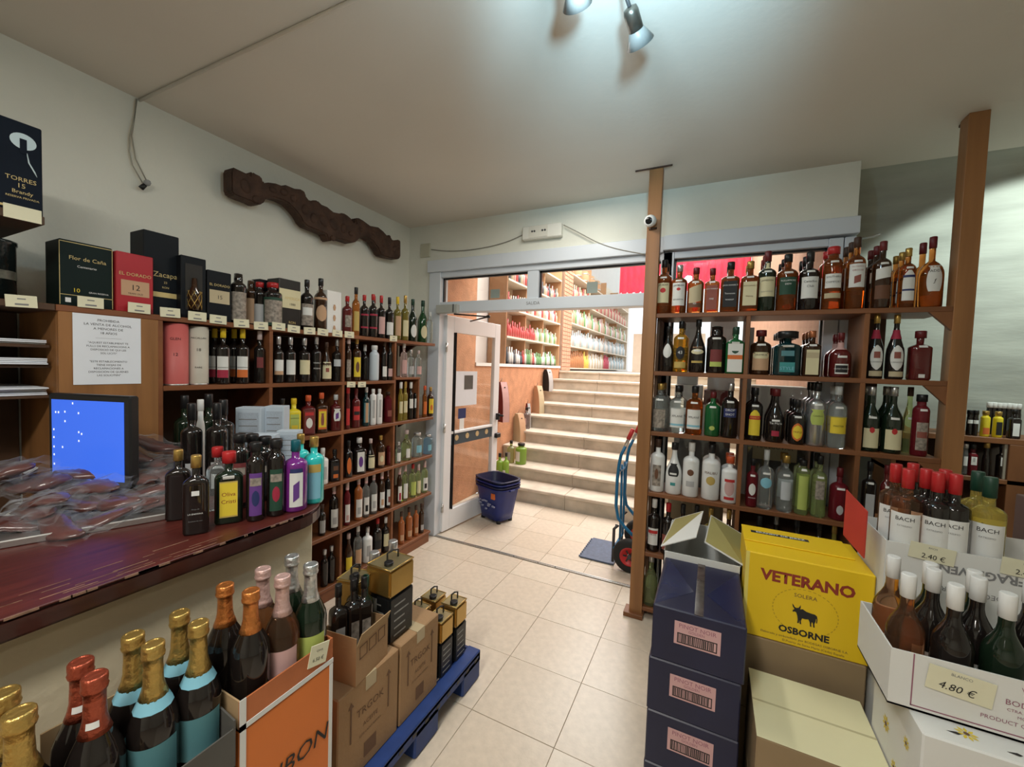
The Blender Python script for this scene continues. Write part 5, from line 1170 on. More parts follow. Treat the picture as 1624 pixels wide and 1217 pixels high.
# bottles on the counter
def cb_(px, base, top, w, sh, gl, cp, labs, label, turn=1.02, z=ZB, **kw):
    q = on(2, px, base, z); d = math.hypot(q.x, q.y); r = px_r(w, px, d); q = q + Vector((q.x, q.y, 0)).normalized() * r * .9; r = px_r(w, px, math.hypot(q.x, q.y))
    zt = on(1, px, top, q.y).z
    return bottle(sh, max(.12, zt - z), r, gl, cp, labs, (q.x, q.y, z), turn, label, 'bottles on the sales counter', n=24, **kw)
cb_(311, 851, 722, 41, 'sqflask', 'dark', 'gold', [(.50, .56, .3, 'white')], 'front black square bottle with gold cap on the counter', tag_on=False, txts=[T('Orujo de', .33, .16, GREYI), T('LA ENDRINA', .27, .2, WHITEI), T('Destilado de vino', .18, .15, GREYI)], wide=1.3)
cb_(283, 828, 713, 40, 'sqflask', 'dark', 'gold', [], 'second black square bottle behind the front gold capped one', wide=1.3)
cb_(363, 834, 716, 44, 'sqflask', 'dgreen', 'red', [(.10, .60, .7, 'gold'), (.12, .58, .66, 'yellow')], 'dark bottle with yellow label and red cloth cap on the counter', txts=[T('Oliva', .42, .46, REDI), T('Cristi', .32, .46, REDI)], tag_on=True, wide=1.7)
cb_(345, 812, 709, 34, 'sqflask', 'clear', 'red', [], 'clear bottle with red cap behind the yellow labelled bottle', wide=1.7)
for px, base, top, c1, c2, l in ((405, 828, 701, 'purple', 'navy', 'slim dark bottle with purple picture label on the counter'), (437, 820, 696, 'dgreen', 'crimson', 'slim dark bottle with green and red picture label'), (380, 808, 688, 'dred', 'black', 'slim dark bottle behind the yellow labelled bottle'), (400, 800, 688, 'black', 'black', 'slim dark bottle in the middle of the back trio'), (420, 795, 692, 'black', 'black', 'slim dark bottle behind the green labelled one')):
    cb_(px, base, top, 29, 'stub', 'dark', 'black', [(.08, .62, .7, c1), (.2, .4, .4, c2, 'oval'), (.46, .56, .6, 'pattern')], l, wide=1.25)
cb_(468, 813, 698, 38, 'can', 'purple', 'teal', [(.08, .56, .55, 'white'), (.56, .62, .5, 'navy'), (.18, .42, .25, 'purple', 'diag')], 'bright purple bottle with teal cap at the counter end', wide=1.2)
cb_(497, 800, 692, 32, 'can', 'teal2', 'gold', [(.08, .48, .6, 'lblue'), (.48, .60, .6, 'gold')], 'turquoise bottle with gold cap at the rounded counter end', wide=1.3)
cb_(476, 788, 688, 28, 'can', 'teal2', 'gold', [], 'second turquoise bottle behind the first with gold cap', wide=1.3)
for px, base, top, l in ((304, 775, 640, 'big dark round shouldered bottle behind the black square bottles'), (344, 772, 639, 'second big dark round shouldered bottle beside its twin'), (293, 752, 627, 'big dark green bottle at the back with tall neck'), (331, 750, 625, 'dark green bottle at the back by the white boxes'), (354, 756, 634, 'dark bottle partly hidden by the white boxes')):
    cb_(px, base, top, 34, 'bordo' if top > 630 else 'wine', 'dark' if top > 632 else 'dgreen', 'black', [(.1, .3, .5, 'grey')] if top > 638 else [], l)
cb_(318, 762, 634, 14, 'std', 'white', 'white', [], 'slim white bottle standing between big dark bottles')
# boxes on the counter
BWH = M('blue_white_carton', (.52, .60, .68), .6, noise=.08); FINE = M('fine_print', (.46, .53, .61), .7, noise=.28, nscale=420)
def small_box(px, ptop, pbase, wpx, depth, label, mat=BWH, pr=True, rz=.62):
    q = on(2, px, pbase, ZB); w = px_r(wpx, px, math.hypot(q.x, q.y)) * 2; h = on(1, px, ptop, q.y).z - ZB
    t = thing('product_box', label, 'box', (q.x, q.y, ZB), rz)
    B().box(-w / 2, w / 2, 0, depth, 0, h).build('carton_body', mat, t, .002)
    if pr:
        B().box(-w * .40, w * .42, -.0012, 0, h * .08, h * .92).build('print', FINE, t)
        pb = B()
        for k in range(7): pb.box(-w * .36, w * (.2 + .18 * rnd.random()), -.0016, -.0012, h * (.14 + .11 * k), h * (.155 + .11 * k))
        pb.build('text_lines', GREYI, t)
    return t
small_box(393, 647, 742, 42, .08, 'first tall pale blue box behind the slim dark bottles')
small_box(434, 645, 738, 32, .08, 'second tall pale blue box beside the first')
small_box(414, 690, 768, 44, .06, 'low pale blue box in front of the tall pale ones')
small_box(455, 684, 758, 36, .06, 'low pale blue box beside the turquoise bottle')
small_box(246, 655, 722, 16, .06, 'small maroon box on the counter behind the dark bottles', LB['dred'], False)
small_box(266, 655, 722, 22, .06, 'small blue box on the counter beside the maroon one', LB['blue'], False)

# ------------------------------------------------------------------ cartons of sparkling wine before the counter
def open_carton(name, label, x0, x1, y0, y1, z0, z1, mat, inside=None, rz=0, back_up=0, group=None, cut=0, allout=False):
    t = thing(name, label, 'box', ((x0 + x1) / 2, (y0 + y1) / 2, z0), rz, group)
    w, d, h = (x1 - x0) / 2, (y1 - y0) / 2, z1 - z0; k = .004
    B().box(-w, w, -d, d, 0, .005).build('base', mat, t)
    B().box(w - k, w, -d, d, 0, h).build('front_wall', mat, t); B().box(-w, -w + k, -d, d, 0, h + back_up).build('back_wall', mat if allout else (inside or mat), t)
    B().box(-w + k, w - k, -d, -d + k, 0, h + cut).build('side_wall', mat if allout else (inside or mat), t); B().box(-w + k, w - k, d - k, d, 0, h + cut).build('side_wall', mat, t)
    B().box(-w + k, w - k, -d + k, d - k, .005, .007).build('inner_base', inside or CARDI, t)
    return t
def sparkling(x, y, z, gl, cap, labs, label, collar=None, group=None, h=.325, r=.046, rz=PI / 2 - .5):
    return bottle('champ', h, r, gl, cap, labs, (x, y, z), rz, label, group, champ=True, name='sparkling_wine_bottle', n=24, collar=collar)
FX = -1.0
# orange carton standing on the floor with a cut-down carton on top
t = thing('orange_carton', 'tall orange carton standing on the floor below the cut open orange one', 'box', (FX - .125, .721, .34))
B().box(-.125, .125, -.137, .137, 0, .334).build('carton_body', ORANGE, t, .004)
B().box(.1255, .127, -.137, -.122, 0, .334).box(.1255, .127, .125, .137, 0, .334).build('edge_strip', WCARD, t)
text('DIBON', .068, INK, t, (.1275, .012, .135), (0, 1, 0), shear=.2)
carton('brown_carton', 'brown carton at floor level beneath the orange carton', FX - .25, FX, .584, .858, 0, .338, CARD)
t = open_carton('orange_carton', 'cut open orange carton holding pink, copper and silver topped bottles', FX - .25, FX, .584, .858, .676, .752, ORANGED, CARDI, back_up=.03)
B().box(.1255, .127, -.138, .138, 0, .014).box(.1255, .127, -.138, -.122, 0, .08).build('edge_strip', WCARD, t)
tt = B().box(-.03, .03, -.0012, .0012, -.03, .03).build('price_card', PAPER, t, mw=Matrix.Translation((.1275, .085, .058)) @ Matrix.Rotation(PI / 2 - .05, 4, 'Z') @ Matrix.Rotation(.22, 4, 'Y'))
text('6.50 €', .014, INK, tt, (0, -.002, -.012), (1, 0, 0)); text('CAVA', .008, INK, tt, (0, -.002, .012), (1, 0, 0))
ZS0 = .655
gs = 'sparkling wines in the orange carton'
def on_cap(px, py, z): return on(2, px, py, z)
for px, py, gl, cp, labs, l in (
        (357, 930, 'dark', 'fcopper', [], 'dark bottle with bright copper foil, at the back of the orange carton'), (398, 939, 'dark', 'fcopper', [], 'dark bottle with bright copper foil, at the front of the orange carton'),
        (417, 904, 'rose', 'fpink', [(.1, .36, .8, 'pink')], 'rose bottle with pale pink foil, at the back of the orange carton'), (448, 916, 'rose', 'fpink', [(.1, .36, .8, 'pink')], 'rose bottle with pale pink foil, at the front of the orange carton'),
        (463, 884, 'dgreen', 'fsilver', [], 'green bottle with silver foil, at the back of the orange carton'), (493, 897, 'dgreen', 'fsilver', [(.1, .34, .8, 'lime')], 'green bottle with silver foil, at the front of the orange carton')):
    q = on_cap(px, py, ZS0 + .325); sparkling(q.x, q.y, ZS0 + .03, gl, cp, labs, l, group=gs, h=.30)
# dark grey carton with blue ringed gold foil bottles
t = open_carton('grey_carton', 'dark grey open carton holding gold foil bottles with blue rings', FX - .235, FX + .005, .315, .572, .60, .70, GREYC, CARDI, back_up=.09)
B().box(.1205, .122, -.10, -.02, .0, .06).build('pale_tag', PAPERW, t)
B().prism([(0, 0), (.24, 0), (.24, .02), (.05, .05), (0, .10)], 0, .004, frame3((1, 0, 0), (0, 0, 1), (-.12, .1285, .10))).build('torn_flap', GREYC, t)
carton('tan_carton', 'tan carton supporting the dark grey open carton', FX - .24, FX, .315, .572, .3, .598, CARDD); carton('tan_carton', 'tan floor carton lowest below the dark grey open carton', FX - .24, FX, .315, .572, 0, .298, CARDD)
for px, py, l in ((211, 1006, 'gold foil bottle with blue ring, back of the pair nearer the red foils'), (243, 1020, 'gold foil bottle with blue ring, front of the pair nearer the red foils'), (285, 971, 'gold foil bottle with blue ring, back of pair nearer the orange carton'), (315, 987, 'gold foil bottle with blue ring, front of pair nearer the orange carton')):
    q = on_cap(px, py, .955); sparkling(q.x, q.y, .62, 'dark', 'fgold', [(.08, .38, 1.1, 'teal')], l, collar=(.575, .645, 'lblue'), group='gold foil bottles with blue rings', h=.335)
t = open_carton('brown_carton', 'brown open carton with red foil bottles, low beside the counter', FX - .225, FX + .02, .10, .305, .60, .66, CARD, CARDI, back_up=.12)
carton('tan_carton', 'tan carton supporting the red foil bottles', FX - .22, FX + .02, .10, .305, 0, .598, CARDD)
for px, py, l in ((128, 1048, 'dark bottle with rusty red foil standing further back'), (150, 1070, 'dark bottle with rusty red foil standing nearer the front')):
    q = on_cap(px, py, .945); b = sparkling(q.x, q.y, .615, 'dark', 'fred', [(.2, .42, .5, 'rust')], l, group='red foil bottles', h=.33)
    obj('price_sticker', patch_mesh('champ', .33, .046, .33 * .70, .33 * .74, .45, LB['white'], .0045, 'sticker'), b)
t = open_carton('brown_carton', 'brown open carton with plain gold foil bottles at the lower corner', FX - .20, FX + .03, -.16, .09, .60, .66, CARD, CARDI)
carton('tan_carton', 'tan carton supporting the plain gold foil bottles', FX - .2, FX + .03, -.16, .09, 0, .598, CARDD)
for px, py, l in ((5, 1098, 'plain gold foil bottle standing nearer the counter'), (30, 1128, 'plain gold foil bottle nearest the camera')):
    q = on_cap(px, py, .945); sparkling(q.x, q.y, .615, 'dark', 'fgold', [], l, group='plain gold foil bottles', h=.33, r=.05)

# ------------------------------------------------------------------ blue pallet with oil cartons and tins
pt = thing('plastic_pallet', 'blue plastic pallet on the floor carrying brown cartons and tins', 'pallet', (-1.16, 1.33, 0))
PX0, PX1, PY0, PY1 = -.17, .165, -.43, .44
for k in range(4):
    x = PX0 + (PX1 - PX0 - .07) * k / 3; B().box(x, x + .07, PY0, PY1, .12, .145).build('deck_slat', PALB, pt, .004)
B().box(PX1 - .022, PX1, PY0, PY1, .09, .14).build('side_rail', PALB, pt, .004); B().box(PX0, PX1, PY1 - .022, PY1, .09, .14).build('end_rail', PALB, pt, .004)
for y in (PY0, -.07, PY1 - .16):
    for x in (PX0, PX1 - .12): B().box(x, x + .12, y, y + .16, 0, .12).build('block', PALB, pt, .008)
b = B()
for k in range(11): b.box(PX1 - .0005, PX1 + .0012, PY0 + .03 + k * .078, PY0 + .055 + k * .078, .108, .122)
b.build('rail_slots', BLACK, pt)
PZ = .145
def oil_carton(label, y0, y1, z1, x0=-1.33, x1=-1.05):
    t = carton('oil_carton', label, x0, x1, y0, y1, PZ, z1, CARD)
    w, d, h = (x1 - x0) / 2, (y1 - y0) / 2, z1 - PZ
    for s in (-1, 1):
        pb = B()
        pb.box(w + .0005, w + .0016, s * d * .62 - .003, s * d * .62 + .003, h * .42, h * .80)
        pb.prism([(-.012, 0), (.012, 0), (0, .02)], 0, .0011, frame3((0, 1, 0), (0, 0, 1), (w + .0005, s * d * .62, h * .80)))
        pb.build('arrow_print', BROWNI, t)
    text('TRGOK', .038, BROWNI, t, (w + .0012, 0, h * .66), (0, 1, 0)); text('ACEITE', .022, BROWNI, t, (w + .0012, 0, h * .50), (0, 1, 0)); text('ESTE LADO ARRIBA', .012, BROWNI, t, (w + .0012, 0, h * .40), (0, 1, 0))
    sheet(d * .4, h * .16, 'mark', BROWNI, t, (w + .0006, 0, h * .20), (0, 1, 0)); B().box(-w - .001, w + .0012, -.025, .025, h - .05, h + .0012).build('tape', TAPE, t)
    return t
oil_carton('brown printed carton on the pallet under the open box of oil bottles', .925, 1.215, .478); oil_carton('brown printed carton on the pallet under the tall gold topped tin', 1.225, 1.475, .478)
ob = thing('open_box', 'small open brown box of dark oil bottles on the printed carton', 'box', (-1.145, 1.07, .479), .12)
for nm, bx in (('front_wall', (.087, .09, -.085, .085, .0, .14)), ('back_wall', (-.09, -.087, -.085, .085, .0, .14)), ('side_wall', (-.09, .09, -.088, -.085, .0, .17)), ('side_wall', (-.09, .09, .085, .088, .0, .15)), ('base', (-.088, .088, -.085, .085, .0, .004))): B().box(*bx).build(nm, CARD, ob)
B().prism([(-.085, 0), (.085, 0), (.09, .035), (-.075, .045)], 0, .003, frame3((0, 1, 0), (.3, 0, 1), (.088, 0, .14))).build('flap', CARDI, ob)
pb = B()
for y in (-.05, 0, .05): pb.box(.0902, .0912, y - .02, y - .017, .085, .13).box(.0902, .0912, y + .017, y + .02, .085, .13).box(.0902, .0912, y - .02, y + .02, .127, .13).box(.0902, .0912, y - .02, y + .02, .085, .088)
pb.build('symbol_print', BROWNI, ob)
go = 'olive oil bottles in the open box'
for k, (px, py, sh, l) in enumerate(((561, 918, 'sq', 'front square oil bottle with a pale label'), (537, 927, 'sq', 'square oil bottle with pink edged label'), (552, 905, 'sq', 'square oil bottle standing at the back'), (597, 903, 'std', 'round oil bottle with green cap'), (578, 914, 'sq', 'square oil bottle in the middle'))):
    h = .30; q = on(2, px, py, .485 + h); bottle(sh, h, .029, 'dark' if sh == 'sq' else 'dgreen', 'green' if k == 3 else 'black', [(.10, .5, .6, 'grey' if k % 2 else 'pattern')], (max(-1.19, min(-1.09, q.x)), max(1.02, min(1.13, q.y)), .485), PI / 2 - .4, l + ' in the small open box', go, name='oil_bottle')
PRT = M('tin_print', (.035, .035, .035), .4, noise=.5, nscale=50)
def tin(label, x, y, z, w, d, h, rz=0, dark=True, grp=None):
    t = thing('oil_tin', label, 'tin', (x, y, z), rz, grp)
    B().box(-w / 2, w / 2, -d / 2, d / 2, 0, h * .62).build('printed_body', M('black_tin', (.012, .013, .014), .35, noise=.3), t, .008, 2)
    B().box(-w / 2, w / 2, -d / 2, d / 2, h * .62, h - .004).build('gold_body', GOLDT, t, .008, 2)
    B().box(-w / 2 + .001, w / 2 - .001, -d / 2 + .001, d / 2 - .001, h - .004, h).build('tin_lid', M('tin_top', (.50, .43, .24), .3, metal=.8, noise=.2), t, .003)
    e = B(); e.tube([(-w / 2 + .004, -d / 2 + .004, h), (w / 2 - .004, -d / 2 + .004, h), (w / 2 - .004, d / 2 - .004, h), (-w / 2 + .004, d / 2 - .004, h), (-w / 2 + .004, -d / 2 + .004, h)], .003, 6); e.build('rolled_seam', GOLDT, t)
    B().lathe([(h - .001, .019), (h + .012, .019), (h + .014, .016)], 16, Matrix.Translation((w * .15, -d * .22, 0))).build('pour_cap', BLACK, t)
    B().tube([(-.012, -d * .05, h), (-.012, -d * .05, h + .03), (-.005, d * .12, h + .036), (0, d * .30, h + .03), (0, d * .30, h)], .004, 6).build('carry_handle', BLACK, t)
    pr = B()
    for k in range(5):
        pr.box(w / 2 + .0004, w / 2 + .001, -d * .32, d * (.1 + .2 * rnd.random()), h * (.08 + .1 * k), h * (.10 + .1 * k)); pr.box(-w * .35, w * (.1 + .2 * rnd.random()), -d / 2 - .001, -d / 2 - .0004, h * (.1 + .1 * k), h * (.115 + .1 * k))
    pr.box(-w * .3, -w * .02, -d / 2 - .0012, -d / 2 - .0004, h * .40, h * .58)
    pr.build('print', M('tin_lettering', (.30, .30, .28), .5, noise=.3, nscale=80), t)
    return t
q = on(2, 628, 890, .778)
tin('tall black and gold oil tin standing on the printed carton', -1.155, 1.275, .479, .13, .145, .30)
tin('gold topped oil tin near the aisle, closer to the carton', -1.10, 1.552, PZ, .095, .10, .265); tin('gold topped oil tin near the aisle at the pallet end', -1.10, 1.672, PZ, .095, .10, .275)
tin('gold topped oil tin in the rear row by the carton', -1.225, 1.545, PZ, .095, .10, .27); tin('gold topped oil tin in the rear row at the pallet end', -1.225, 1.67, PZ, .095, .10, .27)
tin('dark oil tin with coppery top behind the open box', -1.235, 1.16, .479, .10, .10, .27, .2)
for k, (x, y, l) in enumerate(((-1.27, 1.30, 'big dark glass oil jar beside the tall tin'), (-1.28, 1.425, 'second big dark glass oil jar behind the tall tin'))):
    bottle('squat', .30, .06, 'dark', 'silver', [(.1, .4, .7, 'black')], (x, y, .479), PI / 2 - .4, l, name='oil_jar')

# ------------------------------------------------------------------ stacked cartons on the other side of the aisle
def navy_box(i, z0, dx, label):
    t = thing('wine_carton', label, 'box', (-.003 + dx, 1.705, z0), 0, None)
    w, d, h = .145, .205, .192
    B().box(-w, w, -d, d, 0, h).build('carton_body', NAVY, t, .004)
    s = B().box(-.072, .072, -.0012, 0, -.040, .040).build('sticker', PINKL, t, mw=Matrix.Translation((.0, -d - .0005, h * .60)) @ Matrix.Rotation(.0, 4, 'Y'))
    text('PINOT NOIR', .0205, WINEI, s, (0, -.0016, .026)); text('GOLDEN', .0125, WINEI, s, (-.002, -.0016, .011))
    bc = B(); x = -.058
    bc.box(-.062, .062, -.002, -.0013, -.034, -.031).box(-.062, .062, -.002, -.0013, -.002, .001).box(-.062, -.059, -.002, -.0013, -.034, .001).box(.059, .062, -.002, -.0013, -.034, .001)
    while x < .053:
        g = rnd.choice((.0018, .003, .004)); bc.box(x, x + g, -.002, -.0013, -.030, -.003); x += g + rnd.choice((.0018, .003))
    bc.build('barcode', INK, s)
    return t
for i in range(4):
    t = navy_box(i, .002 + .1935 * i, (-.006, -.004, -.006, 0)[i], ('navy wine carton at floor level of the dark stack', 'second navy wine carton up from the floor', 'navy wine carton under the topmost one', 'topmost navy wine carton with taped shiny lid')[i])
lid = B(); lid.box(-.012, .016, -.205, .205, .1922, .1935); lid.build('lid_tape', M('brown_shiny_tape', (.10, .075, .07), .12, noise=.6, nscale=30), t)
fl_ = B(); fl_.add([(-.14, -.2, .1923), (-.02, -.05, .1927), (-.13, .2, .1923)], [(0, 1, 2)]); fl_.add([(.14, -.2, .1923), (.14, .2, .1923), (.025, -.05, .1927)], [(0, 1, 2)]); fl_.build('lid_sheen', M('navy_lid_sheen', (.022, .026, .075), .2, noise=.3), t)  # lighter triangles put on the lid as painted sheen
# white carton with raised flaps behind the dark stack
t = thing('white_carton', 'white carton with two olive lined flaps standing open behind the navy stack', 'box', (-.005, 2.14, 0))
wb = B(); wb.box(-.152, .152, -.215, -.211, 0, .795).box(-.152, .152, .211, .215, 0, .795).box(-.152, -.148, -.215, .215, 0, .795).box(.148, .152, -.215, .215, 0, .795); wb.build('carton_walls', WCARD, t)
B().box(-.148, .148, -.211, .211, .3, .305).build('carton_base', WCARD, t)
OL = M('olive_lining', (.34, .30, .11), .7, noise=.08)
def flap(p, name='flap'):
    a, b_, c, d = [Vector(v) for v in p]; n = (b_ - a).cross(d - a).normalized() * .004
    B().add([a, b_, c, d, a + n, b_ + n, c + n, d + n], [(0, 1, 2, 3), (7, 6, 5, 4), (0, 4, 5, 1), (1, 5, 6, 2), (2, 6, 7, 3), (3, 7, 4, 0)]).build(name, WCARD, t)
    m = (a + b_ + c + d) / 4; q = [m + (v - m) * .95 - n * .15 for v in (a, b_, c, d)]; q2 = [m + (v - m) * .95 + n * 1.15 for v in (a, b_, c, d)]
    B().quad(*q).quad(*q2).build('flap_lining', OL, t)
wl_ = [on(1, px, py, y) - Vector((-.005, 2.14, 0)) for px, py, y in ((1048, 866, 1.925), (1070, 823, 2.355), (1115.6, 810.5, 2.30), (1104, 852, 2.0))]
wr_ = [on(1, px, py, y) - Vector((-.005, 2.14, 0)) for px, py, y in ((1178, 898, 1.925), (1179.5, 850, 2.355), (1127, 818, 2.30), (1117, 861, 2.0))]
flap(wl_); flap(wr_)

t = thing('brandy_carton', 'bright yellow brandy carton with black bull on top of the brown one', 'box', (.347, 1.945, .592), .0)
w, d, h = .195, .145, .325
B().box(-w, w, -d, d, 0, h).build('carton_body', YELLOW, t, .004)
B().box(-w - .002, w - .03, -d + .11, d, h, h + .006).build('lid_flap', YELLOW, t, .002)
B().box(-w + .03, .04, .06, .085, h + .006, h + .0068).build('lid_strip', INK, t); text('BRANDY DE JEREZ', .021, WHITEI, t, (-.06, .0725, h + .0073), (1, 0, 0), (0, 1, 0), bold=.0004)
B().box(-w - .0008, -w + .012, -d - .0008, -d, 0, h).build('tape_edge', M('pale_tape', (.74, .62, .15), .3, noise=.1), t)
text('VETERANO', .056, REDI, t, (.0, -d - .001, h * .76), bold=.0022)
text('SOLERA', .020, BROWNI, t, (0, -d - .001, h * .60))
rg = B()
for k in range(40):
    a0, a1 = 2 * PI * k / 40, 2 * PI * (k + .6) / 40; rg.quad(*[(math.cos(a) * rr, -d - .0006, h * .42 + math.sin(a) * rr * .85) for a, rr in ((a0, .098), (a1, .098), (a1, .101), (a0, .101))])
rg.build('ring_print', M('ochre_ink', (.55, .34, .02), .7, noise=.2), t)
bull = [(-.40, .20), (-.47, .30), (-.50, .44), (-.44, .38), (-.40, .30), (-.33, .27), (-.24, .30), (-.20, .38), (-.17, .46), (-.16, .34), (-.18, .24), (-.08, .28), (.06, .20), (.24, .17), (.40, .16), (.48, .10), (.51, -.06), (.50, -.22), (.46, -.24), (.47, -.06), (.45, -.02), (.44, -.16), (.40, -.28), (.42, -.46), (.36, -.46), (.34, -.28), (.30, -.22), (.28, -.34), (.30, -.46), (.24, -.46), (.22, -.28), (.16, -.14), (.04, -.17), (-.08, -.16), (-.12, -.30), (-.10, -.46), (-.16, -.46), (-.18, -.28), (-.20, -.44), (-.26, -.44), (-.25, -.26), (-.28, -.08), (-.33, .06), (-.40, .08), (-.46, .04), (-.47, .12)]
B().add([(x * .078, -d - .0012, h * .39 + y * .078) for x, y in bull], [tuple(range(len(bull)))]).build('bull_emblem', INK, t)
text('OSBORNE', .034, INK, t, (.0, -d - .001, h * .175), bold=.0012)
text('Elaborado y embotellado por BODEGAS OSBORNE S.A.', .0115, BROWNI, t, (.0, -d - .001, h * .09)); text('El Puerto de Santa María (Cádiz) España', .0115, BROWNI, t, (.03, -d - .001, h * .045))
t = carton('brown_carton', 'plain brown carton with round green motif under the yellow one', .152, .535, 1.80, 2.09, .30, .590, CARDD)
mo = B().lathe([(0, .055), (.001, .055)], 24, Matrix.Translation((-.01, -.146, .10)) @ Matrix.Rotation(PI / 2, 4, 'X')).build('round_motif', M('motif_green', (.055, .075, .03), .7, noise=.2), t)
ml = B()
for k in range(11): ml.box(-.05 + k * .010 - .0012, -.05 + k * .010 + .0012, -.1475, -.1472, .1 - math.sqrt(max(0, .055 ** 2 - (-.05 + k * .01) ** 2)), .1 + math.sqrt(max(0, .053 ** 2 - (-.05 + k * .01) ** 2)))
o = ml.build('motif_lines', M('motif_line', (.20, .19, .08), .7, noise=.1), t); o.location = (-.01, -.0005, 0)
carton('brown_carton', 'brown floor carton at the foot of the yellow carton stack', .155, .53, 1.80, 2.09, 0, .298, CARDD)
t = carton('pale_carton', 'pale cream topped carton standing before the yellow carton stack', .175, .503, 1.415, 1.735, .255, .50, CARDD)
B().box(-.164, .164, -.16, .16, .2455, .2475).build('pale_lid', CARDP, t, .001); B().box(-.164, .164, -.004, .004, .2476, .2482).build('lid_seam', M('seam', (.50, .46, .28), .7, noise=.1), t)
text('Oliba', .045, BROWNI, t, (.06, -.1615, .16), shear=.3)
carton('brown_carton', 'brown floor carton under the pale cream topped one', .175, .503, 1.415, 1.735, 0, .253, CARDD)

# ------------------------------------------------------------------ wine cartons by the side of the yellow stack
t = open_carton('wine_carton', 'white printed open carton of white capped wine bottles', .462, .98, 1.40, 1.65, .735, .885, WCARD, CARDI, allout=True)
w, d = .259, .125
pb = B(); pb.box(-w + .045, w, -d - .001, -d, .012, .0145).box(-w + .045, -w + .0475, -d - .001, -d, .012, .15); pb.build('border_print', WINEI, t)
for s, x, z, sz in (('VINO DE CALIDAD', .05, .128, .016), ('PRODUCIDO POR', .035, .108, .010), ('BODEGAS V. y A., S.L.', .045, .090, .019), ('CTRA. DE ALICANTE, KM 5', .02, .072, .010), ('MONÓVAR, ALICANTE, ESPAÑA', .05, .058, .010), ('PRODUCT OF SPAIN', -.02, .040, .014)):
    text(s, sz, WINEI, t, (x, -d - .001, z))
pc = B().box(-.062, .062, -.0012, 0, -.032, .032).build('price_card', PAPER, t, mw=Matrix.Translation((-.125, -d - .003, .10)) @ Matrix.Rotation(.10, 4, 'Y'))
text('4.80 €', .026, INK, pc, (-.005, -.002, -.012), shear=.2); text('BLANCO', .010, GREYI, pc, (0, -.002, .022))
gw = 'white capped wine bottles in the white carton'
for k, (px, py, gl, l) in enumerate(((1414, 880, 'rose', 'rose wine bottle with white cap at the carton corner'), (1442, 912, 'rose', 'rose wine bottle with white cap at the carton front'), (1468, 887, 'dgreen', 'dark wine bottle with white cap behind the front rose one'), (1482, 904, 'dark', 'dark wine bottle, white cap, between the rose and green ones'), (1517, 929, 'dark', 'dark wine bottle with white cap standing foremost in the carton'),
                                      (1528, 893, 'dgreen', 'green wine bottle with white cap behind the foremost one'), (1553, 917, 'dark', 'dark wine bottle, white cap, next after the foremost one'), (1600, 943, 'dgreen', 'green wine bottle with white cap at the front near frame edge'), (1611, 906, 'dark', 'dark wine bottle, white cap, at the rear near frame edge'))):
    q = on(2, px, py, 1.062)
    bottle('rhine', .322, .041, gl, 'white', [(.08, .3, .7, 'white')], (q.x, max(1.452, min(1.60, q.y)), .743), -.2, l, gw, name='wine_bottle', n=24, wide=1.12)
# carton of red and green capped bottles behind it
t = open_carton('wine_carton', 'white carton of red capped wines with upside down lettering', .545, 1.02, 1.752, 2.02, .80, 1.062, WCARD, CARDI, allout=True)
w, d = .2375, .134
text('FRAGIL VENT', .036, GREYI, t, (-.02, -d - .001, .205), (-1, 0, 0), (0, 0, -1), bold=.001); text('BODEGAS PINORD', .022, GREYI, t, (-.02, -d - .001, .14), (-1, 0, 0), (0, 0, -1))
RF = M('red_flap', (.50, .045, .03), .6, noise=.15)
B().prism([(0, -.05), (.105, -.09), (.105, .075), (.0, .12)], 0, .004, frame3((.35, -.94, 0), (0, 0, 1), (-w - .075, -d + .145, .262))).build('red_flap', RF, t)
text('Oferta', .025, REDI, t, (-w - .075 + .024, -d + .145 - .054, .285), (.35, -.94, 0), (.0, 0, 1))
for x, rz_, s in ((-.125, .10, '2.40 €'), (.085, .06, '2.40 €')):
    pc = B().box(-.055, .055, -.0012, 0, -.026, .026).build('price_card', PAPER, t, mw=Matrix.Translation((x, -d - .003, .245)) @ Matrix.Rotation(rz_, 4, 'Y'))
    text(s, .022, INK, pc, (.005, -.002, -.012)); text('BACH', .008, GREYI, pc, (0, -.002, .016))
gb = 'labelled wine bottles in the rear white carton'
BT = [T('BACH', .50, .46, INK), T('EXTRÍSIMO', .43, .18, GREYI)]
for px, py, gl, cp, l in ((1422, 736, 'rose', 'red', 'rose wine with red cap at the rear corner of the carton'), (1442, 744, 'rose', 'red', 'rose wine with red cap and white label at the carton front'), (1449, 735, 'dark', 'red', 'dark wine with red cap behind the front rose wine'), (1470, 744, 'dark', 'red', 'dark wine with red cap between the rose and foremost dark ones'),
                           (1491, 750, 'dark', 'red', 'foremost dark wine with red cap and white label'), (1500, 745, 'dark', 'red', 'dark wine with red cap behind the foremost dark one'), (1526, 756, 'dark', 'red', 'dark wine with red cap next to the green capped wines'), (1552, 748, 'wine', 'green', 'white wine with green cap at the rear of the carton'), (1572, 757, 'wine', 'green', 'white wine with green cap and label at the carton front')):
    q = on(2, px, py, 1.30)
    bottle('bordo', .325, .040, gl, cp, [(.10, .56, 1.05, 'white')], (q.x, max(1.80, min(1.975, q.y)), .975 - .0), -.35, l, gb, txts=BT, name='wine_bottle', n=24, wide=1.15)
carton('wine_carton', 'white floor carton in the rear wine stack', .55, 1.02, 1.755, 2.02, 0, .40, WCARD); t = carton('wine_carton', 'white carton in the middle of the rear wine stack', .548, 1.02, 1.753, 2.02, .402, .798, WCARD)
t2 = thing('cava_carton', 'maroon and green carton with white lettering behind the green capped wines', 'box', (1.17, 2.05, .9)); B().box(-.14, .14, -.12, .12, 0, .29).build('carton_body', M('maroon_carton', (.16, .10, .085), .6, noise=.1), t2, .003)
